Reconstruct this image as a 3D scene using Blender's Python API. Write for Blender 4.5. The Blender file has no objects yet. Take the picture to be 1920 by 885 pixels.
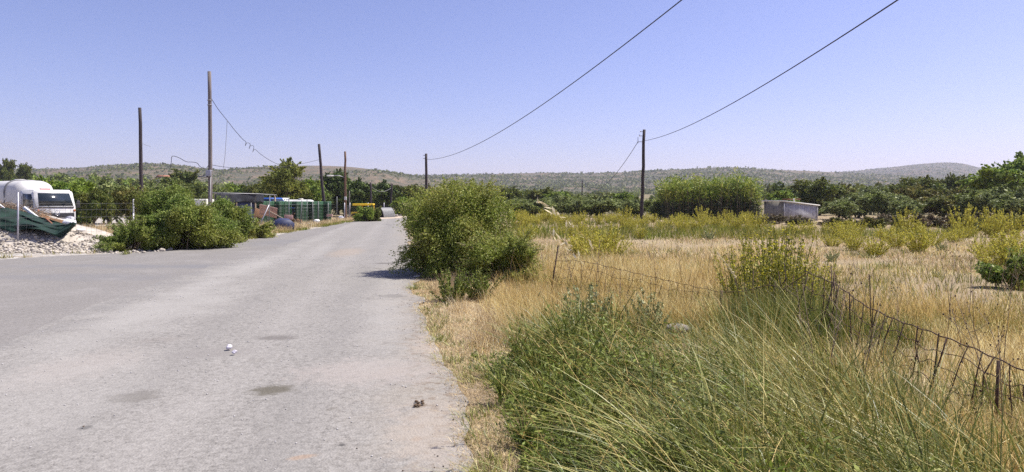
import bpy, math, random
import numpy as np
from mathutils import Vector, Matrix

R = math.radians
random.seed(11)
C = bpy.context.scene.collection
sc = bpy.context.scene

# ------------------------------------------------------------------ camera numbers
F = 1250.0            # focal length in photo pixels (1920 wide)
CX, CY, HZ = 960.0, 442.5, 380.0
CAMZ = 1.6


def ground_at(px, py, z=0.0):
    d = (CAMZ - z) * F / (py - HZ)
    return ((px - CX) / F * d, d)


def at(px, py, d):
    """world point that lies d metres ahead in the direction of a photo pixel"""
    return ((px - CX) / F * d, d, CAMZ + (HZ - py) / F * d)


# ------------------------------------------------------------------ noise
def _hash(ix, iy, s):
    n = (ix.astype(np.int64) * 374761393 + iy.astype(np.int64) * 668265263 + s * 974634777) & 0x7fffffff
    n = ((n ^ (n >> 13)) * 1274126177) & 0x7fffffff
    n = n ^ (n >> 16)
    return (n & 0xffff) / 65535.0


def vnoise(x, y, s=0):
    x = np.asarray(x, float); y = np.asarray(y, float)
    ix = np.floor(x); iy = np.floor(y)
    fx = x - ix; fy = y - iy
    fx = fx * fx * (3 - 2 * fx); fy = fy * fy * (3 - 2 * fy)
    a = _hash(ix, iy, s); b = _hash(ix + 1, iy, s)
    c = _hash(ix, iy + 1, s); d = _hash(ix + 1, iy + 1, s)
    return (a * (1 - fx) + b * fx) * (1 - fy) + (c * (1 - fx) + d * fx) * fy


def fbm(x, y, s=0, o=4):
    t = 0; amp = 0.5; tot = 0
    for k in range(o):
        t = t + amp * vnoise(x * 2 ** k + 17.3 * k, y * 2 ** k - 9.1 * k, s + k)
        tot += amp; amp *= 0.5
    return t / tot


def sstep(a, b, x):
    t = np.clip((x - a) / (b - a), 0, 1)
    return t * t * (3 - 2 * t)


def terrain(X, Y):
    X = np.asarray(X, float); Y = np.asarray(Y, float)
    r = np.hypot(X, Y)
    h = 0.017 * np.maximum(0, r - 115) * sstep(100, 260, r) * (r < 1e9)
    h = np.minimum(h, 24)
    h = h + 5.5 * np.exp(-(((X + 165) / 75) ** 2 + ((Y - 215) / 95) ** 2))
    h = h - 0.75 * np.exp(-(((X + 16.5) / 5) ** 2 + ((Y - 79) / 8) ** 2))
    h = h + 2.0 * (fbm(X / 60, Y / 60, 3, 3) - 0.5) * sstep(130, 300, r)
    return h


def tz(x, y):
    return float(terrain(x, y))


XR_P = [(-12, 1.6), (2, 0.0), (3.96, -0.24), (5.2, -0.38), (6.2, -0.60), (7.7, -0.88), (9.5, -1.28), (12.5, -1.78), (14.8, -2.05),
        (20, -3.0), (30, -4.7), (45, -7.2), (67, -10.6), (80, -11.0), (96, -9.0)]
XL_P = [(-12, -3.6), (4, -4.9), (7.3, -5.7), (11, -6.7), (16.7, -7.5), (22, -8.0), (30, -9.2), (40, -10.6), (50, -12.3), (60, -13.2), (96, -16)]
XO_P = [(-12, -70), (18.3, -70), (18.7, -14.4), (20, -13.6), (21.2, -11.9), (24.4, -11.1), (28.6, -11.2), (35, -11.8), (38.5, -11.9), (50, -12.9), (60, -13.4), (96, -16.4)]


def ev(P, y):
    a = np.array(P)
    return np.interp(y, a[:, 0], a[:, 1])


def XR(y): return ev(XR_P, y) + 0.13 * (fbm(np.asarray(y, float) * 4.5, np.asarray(y, float) * 0 + 6, 15) - .5) + 0.30 * (fbm(np.asarray(y, float) * 1.1, np.asarray(y, float) * 0 + 2, 5) - 0.5) * np.clip(np.asarray(y, float) / 9, .5, 2)
def XL(y): return ev(XL_P, y) + 0.35 * (fbm(np.asarray(y, float) * 0.9, np.asarray(y, float) * 0 + 8, 6) - 0.5)
def XO(y): return ev(XO_P, y) + 0.4 * (fbm(np.asarray(y, float) * 0.7, np.asarray(y, float) * 0 + 5, 9) - 0.5)


# ------------------------------------------------------------------ materials
def new_mat(name):
    m = bpy.data.materials.new(name); m.use_nodes = True
    nt = m.node_tree
    for n in list(nt.nodes): nt.nodes.remove(n)
    out = nt.nodes.new('ShaderNodeOutputMaterial')
    return m, nt, out


def ramp(nt, stops):
    n = nt.nodes.new('ShaderNodeValToRGB')
    el = n.color_ramp.elements
    while len(el) > 1: el.remove(el[-1])
    el[0].position = stops[0][0]; el[0].color = (*stops[0][1], 1)
    for p, c in stops[1:]:
        e = el.new(p); e.color = (*c, 1)
    return n


def simple(name, col, rough=0.6, var=0.25, scale=6.0, metal=0.0, bump=0.0, spec=0.4, col2=None, stretch=None):
    """plain surface with procedural dirt and wear"""
    m, nt, out = new_mat(name)
    b = nt.nodes.new('ShaderNodeBsdfPrincipled')
    b.inputs['Roughness'].default_value = rough; b.inputs['Metallic'].default_value = metal
    b.inputs['Specular IOR Level'].default_value = spec
    tc = nt.nodes.new('ShaderNodeTexCoord')
    src = tc.outputs['Object']
    if stretch:
        mp = nt.nodes.new('ShaderNodeMapping'); mp.inputs['Scale'].default_value = stretch
        nt.links.new(src, mp.inputs['Vector']); src = mp.outputs['Vector']
    n = nt.nodes.new('ShaderNodeTexNoise'); n.inputs['Scale'].default_value = scale; n.inputs['Detail'].default_value = 6
    nt.links.new(src, n.inputs['Vector'])
    c2 = col2 or tuple(c * (1 - var) for c in col)
    r = ramp(nt, [(0.32, c2), (0.62, col)])
    nt.links.new(n.outputs['Fac'], r.inputs['Fac'])
    nt.links.new(r.outputs['Color'], b.inputs['Base Color'])
    if bump:
        bp = nt.nodes.new('ShaderNodeBump'); bp.inputs['Strength'].default_value = bump; bp.inputs['Distance'].default_value = 0.02
        nt.links.new(n.outputs['Fac'], bp.inputs['Height']); nt.links.new(bp.outputs['Normal'], b.inputs['Normal'])
    nt.links.new(b.outputs['BSDF'], out.inputs['Surface'])
    return m


def leafmat(name, stops, stops2=None, patch=0.5, trans=0.3, rough=0.55, spec=0.25):
    """leaves or blades: every island its own hue, with slow patches of a second range"""
    m, nt, out = new_mat(name)
    g = nt.nodes.new('ShaderNodeNewGeometry')
    r1 = ramp(nt, stops); nt.links.new(g.outputs['Random Per Island'], r1.inputs['Fac'])
    col = r1.outputs['Color']
    if stops2:
        r2 = ramp(nt, stops2); nt.links.new(g.outputs['Random Per Island'], r2.inputs['Fac'])
        tc = nt.nodes.new('ShaderNodeTexCoord')
        n = nt.nodes.new('ShaderNodeTexNoise'); n.inputs['Scale'].default_value = patch; n.inputs['Detail'].default_value = 3
        nt.links.new(tc.outputs['Object'], n.inputs['Vector'])
        rr = ramp(nt, [(0.42, (0, 0, 0)), (0.6, (1, 1, 1))]); nt.links.new(n.outputs['Fac'], rr.inputs['Fac'])
        mx = nt.nodes.new('ShaderNodeMix'); mx.data_type = 'RGBA'
        nt.links.new(rr.outputs['Color'], mx.inputs['Factor'])
        nt.links.new(r1.outputs['Color'], mx.inputs[6]); nt.links.new(r2.outputs['Color'], mx.inputs[7])
        col = mx.outputs[2]
    b = nt.nodes.new('ShaderNodeBsdfPrincipled')
    b.inputs['Roughness'].default_value = rough; b.inputs['Specular IOR Level'].default_value = spec
    nt.links.new(col, b.inputs['Base Color'])
    t = nt.nodes.new('ShaderNodeBsdfTranslucent'); nt.links.new(col, t.inputs['Color'])
    mix = nt.nodes.new('ShaderNodeMixShader'); mix.inputs[0].default_value = trans
    nt.links.new(b.outputs[0], mix.inputs[1]); nt.links.new(t.outputs[0], mix.inputs[2])
    nt.links.new(mix.outputs[0], out.inputs['Surface'])
    return m


def s3(c, d=0.45, u=1.5):
    """three stops around a colour"""
    return [(0, tuple(v * d for v in c)), (0.5, c), (1, tuple(min(1, v * u) for v in c))]


M = {}
M['bush'] = leafmat('bush_leaf', [(0, (0.090, 0.125, 0.019)), (.4, (0.198, 0.255, 0.042)), (.8, (0.328, 0.375, 0.077)), (1, (0.436, 0.413, 0.131))],
                    [(0, (0.120, 0.135, 0.023)), (.4, (0.277, 0.299, 0.054)), (.85, (0.397, 0.402, 0.092)), (1, (0.417, 0.325, 0.123))], 1.1, trans=.34)
M['bramble'] = leafmat('bramble_leaf', [(0, (0.065, 0.103, 0.016)), (.4, (0.153, 0.227, 0.040)), (.8, (0.250, 0.329, 0.067)), (1, (0.334, 0.350, 0.103))],
                       [(0, (0.102, 0.123, 0.020)), (.5, (0.259, 0.294, 0.047)), (1, (0.352, 0.350, 0.087))], .8, trans=.34)
M['olive'] = leafmat('olive_leaf', [(0, (0.110, 0.145, 0.041)), (.6, (0.208, 0.246, 0.077)), (1, (0.414, 0.440, 0.166))], s3((0.194, 0.238, 0.056)), 0.4)
M['dark'] = leafmat('dark_leaf', [(0, (0.056, 0.088, 0.016)), (.6, (0.117, 0.158, 0.029)), (1, (0.253, 0.267, 0.058))], s3((0.154, 0.164, 0.033)), 0.35)
M['pine'] = leafmat('pine_leaf', [(0, (0.051, 0.079, 0.019)), (.6, (0.097, 0.145, 0.031)), (1, (0.172, 0.218, 0.049))], None, trans=.15)
M['fresh'] = leafmat('fresh_leaf', [(0, (0.100, 0.179, 0.025)), (.6, (0.191, 0.281, 0.045)), (1, (0.340, 0.414, 0.090))], s3((0.221, 0.281, 0.037)), 0.5)
M['yellowgreen'] = leafmat('yellowing_leaf', [(0, (0.125, 0.152, 0.021)), (.6, (0.233, 0.255, 0.041)), (1, (0.384, 0.351, 0.082))], s3((.19, .22, .045)), 0.5)
M['brownish'] = leafmat('browning_leaf', [(0, (0.095, 0.098, 0.023)), (.6, (0.202, 0.185, 0.047)), (1, (0.358, 0.284, 0.085))], s3((0.131, 0.164, 0.031)), 0.5)
M['brush'] = leafmat('dry_brush', [(0, (0.086, 0.064, 0.040)), (.5, (0.200, 0.152, 0.079)), (1, (0.348, 0.263, 0.144))], s3((0.104, 0.103, 0.045)), 0.8, trans=.15)
M['cane'] = leafmat('cane_leaf', [(0, (0.115, 0.188, 0.028)), (.6, (0.231, 0.319, 0.048)), (1, (0.463, 0.489, 0.122))], [(0, (0.135, 0.188, 0.024)), (.6, (0.308, 0.357, 0.061)), (1, (0.539, 0.508, 0.122))], 0.5)
M['cane_dark'] = leafmat('shaded_cane_leaf', [(0, (0.034, 0.058, 0.021)), (.7, (0.070, 0.098, 0.034)), (1, (0.232, 0.243, 0.128))], None)  # darker green that paints the shade low in the cane thicket
M['weed'] = leafmat('yellow_weed_leaf', [(0, (0.219, 0.222, 0.031)), (.5, (0.412, 0.392, 0.050)), (1, (0.670, 0.601, 0.110))], None, trans=.4)
M['flower'] = leafmat('yellow_flower', [(0, (0.594, 0.502, 0.030)), (1, (0.900, 0.858, 0.080))], None, trans=.4)
M['straw'] = leafmat('straw_blade', [(0, (0.295, 0.191, 0.071)), (.3, (0.531, 0.399, 0.156)), (.7, (0.737, 0.608, 0.282)), (1, (0.900, 0.847, 0.503))],
                     [(0, (0.280, 0.191, 0.078)), (.4, (0.531, 0.351, 0.117)), (1, (0.766, 0.608, 0.236))], 0.25, trans=.48)
M['stubble'] = leafmat('pale_stubble', [(0, (0.284, 0.186, 0.093)), (.35, (0.568, 0.417, 0.199)), (.75, (0.739, 0.588, 0.332)), (1, (0.900, 0.861, 0.610))], s3((0.483, 0.359, 0.187), .5, 1.6), 0.3, trans=.3)
M['green_grass'] = leafmat('green_blade', [(0, (0.038, 0.059, 0.009)), (.45, (0.109, 0.157, 0.023)), (.8, (0.241, 0.294, 0.054)), (1, (0.636, 0.562, 0.180))],
                           [(0, (0.076, 0.092, 0.013)), (.5, (0.203, 0.235, 0.041)), (1, (0.585, 0.524, 0.153))], 1.2, trans=.12, rough=.45, spec=.4)
M['grey_grass'] = leafmat('grey_green_blade', [(0, (0.051, 0.074, 0.015)), (.45, (0.147, 0.185, 0.040)), (.8, (0.306, 0.328, 0.100)), (1, (0.663, 0.543, 0.219))],
                          [(0, (0.115, 0.123, 0.025)), (.5, (0.281, 0.284, 0.070)), (1, (0.637, 0.519, 0.180))], 1.3, trans=.12, rough=.45, spec=.35)
M['gold'] = leafmat('golden_stalk', [(0, (.36, .24, .06)), (1, (.62, .46, .17))], None, trans=.2)
M['herb'] = leafmat('herb_leaf', [(0, (0.085, 0.118, 0.021)), (.6, (0.177, 0.207, 0.039)), (1, (0.371, 0.372, 0.095))], s3((0.154, 0.200, 0.030)), 1.5, trans=.25)
M['silver'] = leafmat('silver_leaf', [(0, (0.158, 0.182, 0.075)), (.5, (0.290, 0.308, 0.136)), (1, (0.528, 0.529, 0.264))], None, trans=.25)
M['mat_grass'] = leafmat('verge_blade', [(0, (0.112, 0.114, 0.020)), (.5, (0.237, 0.228, 0.040)), (1, (0.450, 0.372, 0.096))], s3((0.163, 0.204, 0.028)), 0.4, trans=.3)
M['twig'] = leafmat('twig_bark', [(0, (.10, .065, .04)), (.5, (.2, .14, .09)), (1, (.34, .26, .18))], None, trans=0)
M['seed'] = leafmat('seed_head', [(0, (.045, .028, .016)), (1, (.11, .07, .04))], None, trans=0)
M['oat'] = leafmat('oat_husk', [(0, (.6, .5, .28)), (1, (.82, .74, .52))], None, trans=.3)
M['bark'] = simple('bark', (.16, .12, .08), .9, .5, 9, bump=.6, stretch=(1, 1, .25))
M['pole'] = simple('pole_wood', (.055, .042, .044), .85, .45, 5, bump=.4, stretch=(4, 4, .3))
M['pole_pale'] = simple('weathered_pole_wood', (.20, .168, .158), .85, .4, 5, bump=.4, stretch=(4, 4, .3))
M['pole_red'] = simple('reddish_pole_wood', (.17, .095, .06), .85, .4, 5, bump=.4, stretch=(4, 4, .3))
M['cable'] = simple('cable_black', (.035, .035, .04), .6)
M['cable_pale'] = simple('cable_grey', (.32, .31, .30), .6)
M['galv'] = simple('galvanised_steel', (.42, .41, .44), .5, .25, 8, metal=.4)
M['galv_dull'] = simple('dull_steel', (.20, .20, .195), .6, .3, 8, metal=.3)
M['rust'] = simple('rusty_wire', (.10, .055, .038), .85, .5, 30)
M['white_paint'] = simple('white_paint', (.70, .69, .67), .4, .25, 2.2)
M['off_white'] = simple('off_white_paint', (.62, .605, .58), .5, .3, 1.5)
M['cream'] = simple('cream_paint', (.68, .66, .56), .5, .15, 2)
M['glass'] = simple('dark_glass', (.02, .028, .034), .16, .1, 2, spec=.7)
M['black_plastic'] = simple('black_plastic', (.03, .03, .033), .55)
M['grey_plastic'] = simple('grey_plastic', (.16, .16, .17), .6)
M['rubber'] = simple('rubber', (.022, .022, .022), .85)
M['chrome'] = simple('chrome', (.7, .7, .72), .2, .1, 3, metal=.9)
M['lamp_glass'] = simple('lamp_glass', (.75, .74, .70), .15, .1, 3)
M['orange_plastic'] = simple('orange_plastic', (.55, .16, .03), .4)
M['red_paint'] = simple('red_paint', (.4, .05, .04), .4)
M['blue_paint'] = simple('blue_paint', (.035, .10, .38), .4, .2, 3)
M['navy'] = simple('navy_metal', (.03, .04, .10), .6, .3, 4)
M['yellow_paint'] = simple('yellow_paint', (.78, .52, .02), .4, .12, 3)
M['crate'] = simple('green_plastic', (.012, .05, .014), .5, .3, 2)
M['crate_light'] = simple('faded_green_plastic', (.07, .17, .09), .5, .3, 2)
M['tarp'] = simple('black_tarpaulin', (.013, .014, .02), .7, .4, 3, bump=.5)
M['roof_sheet'] = simple('pale_roof_sheet', (.45, .45, .46), .6, .2, 2)
M['net_green'] = simple('green_net', (.006, .03, .018), .8, .65, 5, bump=.4, stretch=(1, .35, 1))
M['card'] = simple('cardboard', (.36, .20, .10), .85, .25, 5)
M['board'] = simple('red_brown_board', (.22, .09, .05), .8, .3, 5, stretch=(1, 6, 6))
M['timber'] = simple('grey_timber', (.36, .28, .20), .85, .35, 6, stretch=(1, 6, 6))
M['foam'] = simple('white_foam', (.82, .81, .80), .7, .08, 3)
M['stone'] = simple('white_limestone', (.50, .445, .375), .9, .4, 4, bump=.5)
M['stone_grey'] = simple('grey_stone', (.50, .48, .47), .9, .3, 14, bump=.6)
M['lump'] = simple('purple_white_stone', (.66, .62, .68), .85, .25, 22, bump=.6)
M['scrap'] = simple('pinkish_sheet', (.48, .30, .26), .8, .35, 4)
M['scrap_brown'] = simple('brown_scrap', (.20, .115, .065), .9, .5, 5, bump=.5)
M['terracotta'] = simple('terracotta', (.33, .15, .09), .85, .3, 5)
M['plaster'] = simple('whitewashed_plaster', (.70, .68, .63), .85, .12, 2)
M['concrete'] = simple('kerb_concrete', (.50, .46, .40), .9, .3, 5, bump=.4)
M['block'] = simple('dirty_block', (.27, .25, .22), .95, .4, 8, bump=.4)
M['dung'] = simple('dry_dung', (.13, .085, .05), .95, .5, 40, bump=.8)


def wall_streaks(name, base, dark):
    m, nt, out = new_mat(name)
    b = nt.nodes.new('ShaderNodeBsdfPrincipled'); b.inputs['Roughness'].default_value = .8
    tc = nt.nodes.new('ShaderNodeTexCoord')
    mp = nt.nodes.new('ShaderNodeMapping'); mp.inputs['Scale'].default_value = (9, 9, .5)
    nt.links.new(tc.outputs['Object'], mp.inputs['Vector'])
    n = nt.nodes.new('ShaderNodeTexNoise'); n.inputs['Scale'].default_value = 1.2; n.inputs['Detail'].default_value = 7
    nt.links.new(mp.outputs[0], n.inputs['Vector'])
    n2 = nt.nodes.new('ShaderNodeTexNoise'); n2.inputs['Scale'].default_value = 3.1; n2.inputs['Detail'].default_value = 7
    nt.links.new(tc.outputs['Object'], n2.inputs['Vector'])
    ad = nt.nodes.new('ShaderNodeMath'); ad.operation = 'ADD'
    nt.links.new(n.outputs['Fac'], ad.inputs[0]); nt.links.new(n2.outputs['Fac'], ad.inputs[1])
    r = ramp(nt, [(.34, dark), (.5, base), (.66, tuple(min(1, v * 1.25) for v in base))])
    hf = nt.nodes.new('ShaderNodeMath'); hf.operation = 'MULTIPLY'; hf.inputs[1].default_value = .5
    nt.links.new(ad.outputs[0], hf.inputs[0]); nt.links.new(hf.outputs[0], r.inputs['Fac'])
    nt.links.new(r.outputs[0], b.inputs['Base Color']); nt.links.new(b.outputs[0], out.inputs['Surface'])
    return m


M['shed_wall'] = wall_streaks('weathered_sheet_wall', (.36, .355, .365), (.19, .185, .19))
M['shed_side'] = wall_streaks('shaded_sheet_wall', (.21, .195, .165), (.05, .05, .038))  # left and back walls: streaked sheet, shade painted in as a darker colour


# ------------------------------------------------------------------ node shortcuts for the big surfaces
class NT:
    def __init__(s, name):
        s.m, s.nt, s.out = new_mat(name)
        g = s.nt.nodes.new('ShaderNodeNewGeometry'); s.pos = g.outputs['Position']
        sx = s.nt.nodes.new('ShaderNodeSeparateXYZ'); s.nt.links.new(s.pos, sx.inputs[0])
        s.x, s.y, s.z = sx.outputs

    def val(s, v, inp):
        if isinstance(v, (int, float)): inp.default_value = v
        else: s.nt.links.new(v, inp)

    def math(s, op, a, b=0.0, c=None, clamp=False):
        n = s.nt.nodes.new('ShaderNodeMath'); n.operation = op; n.use_clamp = clamp
        s.val(a, n.inputs[0]); s.val(b, n.inputs[1])
        if c is not None: s.val(c, n.inputs[2])
        return n.outputs[0]

    def noise(s, scale, detail=4, rough=.55, vec=None, stretch=None):
        v = vec or s.pos
        if stretch:
            mp = s.nt.nodes.new('ShaderNodeMapping'); mp.inputs['Scale'].default_value = stretch
            s.nt.links.new(v, mp.inputs['Vector']); v = mp.outputs[0]
        n = s.nt.nodes.new('ShaderNodeTexNoise'); n.inputs['Scale'].default_value = scale
        n.inputs['Detail'].default_value = detail; n.inputs['Roughness'].default_value = rough
        s.nt.links.new(v, n.inputs['Vector']); return n.outputs['Fac']

    def voro(s, scale, feat='F1', out='Distance'):
        n = s.nt.nodes.new('ShaderNodeTexVoronoi'); n.inputs['Scale'].default_value = scale; n.feature = feat
        s.nt.links.new(s.pos, n.inputs['Vector']); return n.outputs[out]

    def ramp(s, f, stops):
        r = ramp(s.nt, stops); s.nt.links.new(f, r.inputs['Fac']); return r.outputs['Color']

    def mixc(s, f, a, b, mode='MIX'):
        n = s.nt.nodes.new('ShaderNodeMix'); n.data_type = 'RGBA'; n.blend_type = mode
        s.val(f, n.inputs['Factor'])
        for v, i in ((a, 6), (b, 7)):
            if isinstance(v, tuple): n.inputs[i].default_value = (*v, 1)
            else: s.nt.links.new(v, n.inputs[i])
        return n.outputs[2]

    def smooth(s, v, a, b):
        n = s.nt.nodes.new('ShaderNodeMapRange'); n.interpolation_type = 'SMOOTHSTEP'
        s.val(v, n.inputs[0]); n.inputs[1].default_value = a; n.inputs[2].default_value = b
        return n.outputs[0]

    def spot(s, x, y, rx, ry, wob=None, inner=.5, ang=0.0):
        dx = s.math('SUBTRACT', s.x, x); dy = s.math('SUBTRACT', s.y, y)
        if ang:
            c, sn = math.cos(ang), math.sin(ang)
            ax = s.math('ADD', s.math('MULTIPLY', dx, c), s.math('MULTIPLY', dy, sn))
            ay = s.math('SUBTRACT', s.math('MULTIPLY', dy, c), s.math('MULTIPLY', dx, sn))
            dx, dy = ax, ay
        dx = s.math('DIVIDE', dx, rx); dy = s.math('DIVIDE', dy, ry)
        d = s.math('SQRT', s.math('ADD', s.math('MULTIPLY', dx, dx), s.math('MULTIPLY', dy, dy)))
        if wob is not None:
            d = s.math('ADD', d, s.math('MULTIPLY', s.math('SUBTRACT', wob, .5), 1.6))
        return s.math('SUBTRACT', 1.0, s.smooth(d, inner, 1.0))

    def finish(s, col, rough=.9, bump=None, strength=.4, dist=.01, spec=.3):
        b = s.nt.nodes.new('ShaderNodeBsdfPrincipled'); s.val(rough, b.inputs['Roughness'])
        b.inputs['Specular IOR Level'].default_value = spec
        s.nt.links.new(col, b.inputs['Base Color'])
        if bump is not None:
            bp = s.nt.nodes.new('ShaderNodeBump'); bp.inputs['Strength'].default_value = strength; bp.inputs['Distance'].default_value = dist
            s.nt.links.new(bump, bp.inputs['Height']); s.nt.links.new(bp.outputs[0], b.inputs['Normal'])
        s.nt.links.new(b.outputs[0], s.out.inputs['Surface']); return s.m


def road_material(name, old=True):
    n = NT(name)
    fine = n.noise(95, 3, .7); mid = n.noise(26, 4, .7); big = n.noise(.55, 5, .6)
    streak = n.noise(1.0, 4, .6, stretch=(1.3, .18, 1))
    chips = n.voro(62)
    chips2 = n.voro(105, out='Color')
    if old:
        col = n.ramp(big, [(.25, (.185, .17, .147)), (.5, (.216, .199, .174)), (.75, (.246, .228, .2))])
    else:
        col = n.ramp(big, [(.25, (.165, .152, .138)), (.5, (.19, .176, .16)), (.75, (.215, .20, .182))])
    col = n.mixc(.42, col, n.ramp(streak, [(.3, (.168, .156, .138)), (.7, (.262, .246, .222))] if old else [(.3, (.15, .14, .127)), (.7, (.235, .22, .2))]))
    # stone chips in the binder
    col = n.mixc(.30, col, n.ramp(chips2, [(.1, (.12, .115, .11)), (.5, (.27, .256, .24)), (.9, (.46, .44, .42))]))
    col = n.mixc(.55, col, n.ramp(mid, [(.30, (.055, .051, .047)), (.45, (.205, .193, .176)), (.68, (.35, .332, .306))]) if old else n.ramp(mid, [(.28, (.09, .083, .076)), (.5, (.19, .177, .163)), (.75, (.29, .27, .25))]))
    wob = n.noise(7, 4, .7)
    u = n.math('ADD', n.math('ADD', n.x, n.math('MULTIPLY', n.y, .165)), n.math('MULTIPLY', n.math('SUBTRACT', n.noise(.25, 3), .5), .9))
    if old:
        for c0, wd, f, tone in ((-.85, .34, .38, (.185, .175, .162)), (-2.35, .38, .32, (.18, .17, .158)), (-3.7, .5, .3, (.34, .325, .30)), (-1.6, .4, .25, (.33, .31, .285))):
            a = n.math('SUBTRACT', 1.0, n.smooth(n.math('ABSOLUTE', n.math('SUBTRACT', u, c0)), 0, wd))
            col = n.mixc(n.math('MULTIPLY', n.math('MULTIPLY', a, f), n.smooth(n.noise(.7, 4), .3, .6)), col, tone)
        dust = n.math('MULTIPLY', n.smooth(u, -.75, .35), n.smooth(n.noise(1.8, 5, .7), .30, .62))
        col = n.mixc(n.math('MULTIPLY', dust, .5), col, (.30, .26, .205))
        crumb = n.math('MULTIPLY', n.smooth(u, -.3, .45), n.smooth(n.noise(9, 4, .7), .52, .6))
        col = n.mixc(n.math('MULTIPLY', crumb, .7), col, (.16, .12, .085))
        join = n.math('MULTIPLY', n.math('SUBTRACT', 1.0, n.smooth(u, -4.7, -3.7)), n.smooth(n.noise(1.1, 5, .7), .42, .62))
        col = n.mixc(n.math('MULTIPLY', join, .55), col, (.165, .158, .152))
        pots = n.math('MULTIPLY', n.smooth(n.noise(2.6, 2, .5), .68, .73), n.smooth(u, -2.4, -.4))
        col = n.mixc(n.math('MULTIPLY', pots, .6), col, (.15, .135, .115))
    if old:
        for (px, py, rx, ry, c, f, ang) in STAINS:
            gx, gy = ground_at(px, py)
            col = n.mixc(n.math('MULTIPLY', n.spot(gx, gy, rx, ry, wob, .35, ang), f), col, c)
        # pale worn band where the two surfaces meet
        for (px, py, rx, ry, f, ang) in ((330, 575, 1.1, 4.2, .55, .12), (470, 500, .8, 6, .5, .1), (90, 760, 1.0, 2.2, .35, .1), (730, 560, .45, 6.5, .4, .16), (600, 470, .5, 9, .35, .2)):
            gx, gy = ground_at(px, py)
            col = n.mixc(n.math('MULTIPLY', n.spot(gx, gy, rx, ry, n.noise(1.6, 4), .1, ang), f), col, (.32, .305, .28))
        # fine cracks
        cr = n.nt.nodes.new('ShaderNodeTexVoronoi'); cr.feature = 'DISTANCE_TO_EDGE'; cr.inputs['Scale'].default_value = .42
        dm = n.nt.nodes.new('ShaderNodeVectorMath'); dm.operation = 'ADD'
        nz = n.nt.nodes.new('ShaderNodeTexNoise'); nz.inputs['Scale'].default_value = 2.5; nz.inputs['Detail'].default_value = 5
        n.nt.links.new(n.pos, nz.inputs['Vector']); n.nt.links.new(n.pos, dm.inputs[0]); n.nt.links.new(nz.outputs['Color'], dm.inputs[1])
        n.nt.links.new(dm.outputs[0], cr.inputs['Vector'])
        line = n.math('SUBTRACT', 1.0, n.smooth(cr.outputs['Distance'], .002, .012))
        line = n.math('MULTIPLY', line, n.smooth(n.noise(.35, 3), .50, .64))
        col = n.mixc(n.math('MULTIPLY', line, .45), col, (.09, .085, .08))
    else:
        for (px, py, rx, ry, f) in ((300, 500, 6, .8, .6), (120, 520, 5, 1.0, .4), (520, 455, 2.2, 3.5, .45)):
            gx, gy = ground_at(px, py)
            col = n.mixc(n.math('MULTIPLY', n.spot(gx, gy, rx, ry, n.noise(1.2, 4), .1), f), col, (.16, .16, .168))
        col = n.mixc(n.math('MULTIPLY', n.smooth(n.noise(.8, 5, .7), .5, .7), .35), col, (.29, .275, .26))
    h = n.math('ADD', n.math('MULTIPLY', fine, .5), n.math('ADD', n.math('MULTIPLY', chips, 1.2), mid))
    return n.finish(col, .9, h, .55, .006, spec=.2)


STAINS = [  # px, py, rx, ry (m), colour, strength, angle
    (255, 748, 0.260, 0.260, (0.112, 0.101, 0.086), 0.66, 0), (512, 735, 0.221, 0.208, (0.105, 0.094, 0.071), 0.90, 0), (735, 557, 0.312, 0.286, (0.112, 0.101, 0.090), 0.95, 0),
    (722, 495, 0.416, 0.286, (0.128, 0.116, 0.105), 0.84, 0), (742, 521, 0.390, 0.286, (0.143, 0.131, 0.120), 0.72, 0), (520, 636, 0.312, 0.234, (0.128, 0.116, 0.105), 0.72, 0),
    (650, 474, .7, 2.6, (.32, .24, .165), .32, .1), (160, 806, 0.065, 0.065, (.09, .085, .08), 0.95, 0), (640, 840, 0.039, 0.039, (.08, .075, .07), 0.95, 0),
    (785, 765, 0.091, 0.065, (.11, .075, .045), 0.95, .4), (570, 862, 0.130, 0.052, (.30, .22, .16), 0.72, .4), (400, 665, 0.650, 0.325, (.21, .195, .18), 0.60, .2),
    (780, 828, 0.052, 0.065, (.24, .18, .13), 0.72, 0), (690, 700, 0.910, 0.650, (.33, .29, .26), 0.48, 0), (150, 690, 0.650, 1.040, (.33, .30, .27), 0.48, 0),
    (830, 650, 0.455, 0.780, (.36, .30, .24), 0.48, .2), (820, 810, 0.455, 0.910, (.34, .29, .24), 0.48, .2), (300, 640, 0.390, 0.208, (.22, .2, .18), 0.48, .5)]
M['road'] = road_material('old_asphalt', True)
M['road_dark'] = road_material('newer_asphalt', False)


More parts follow.
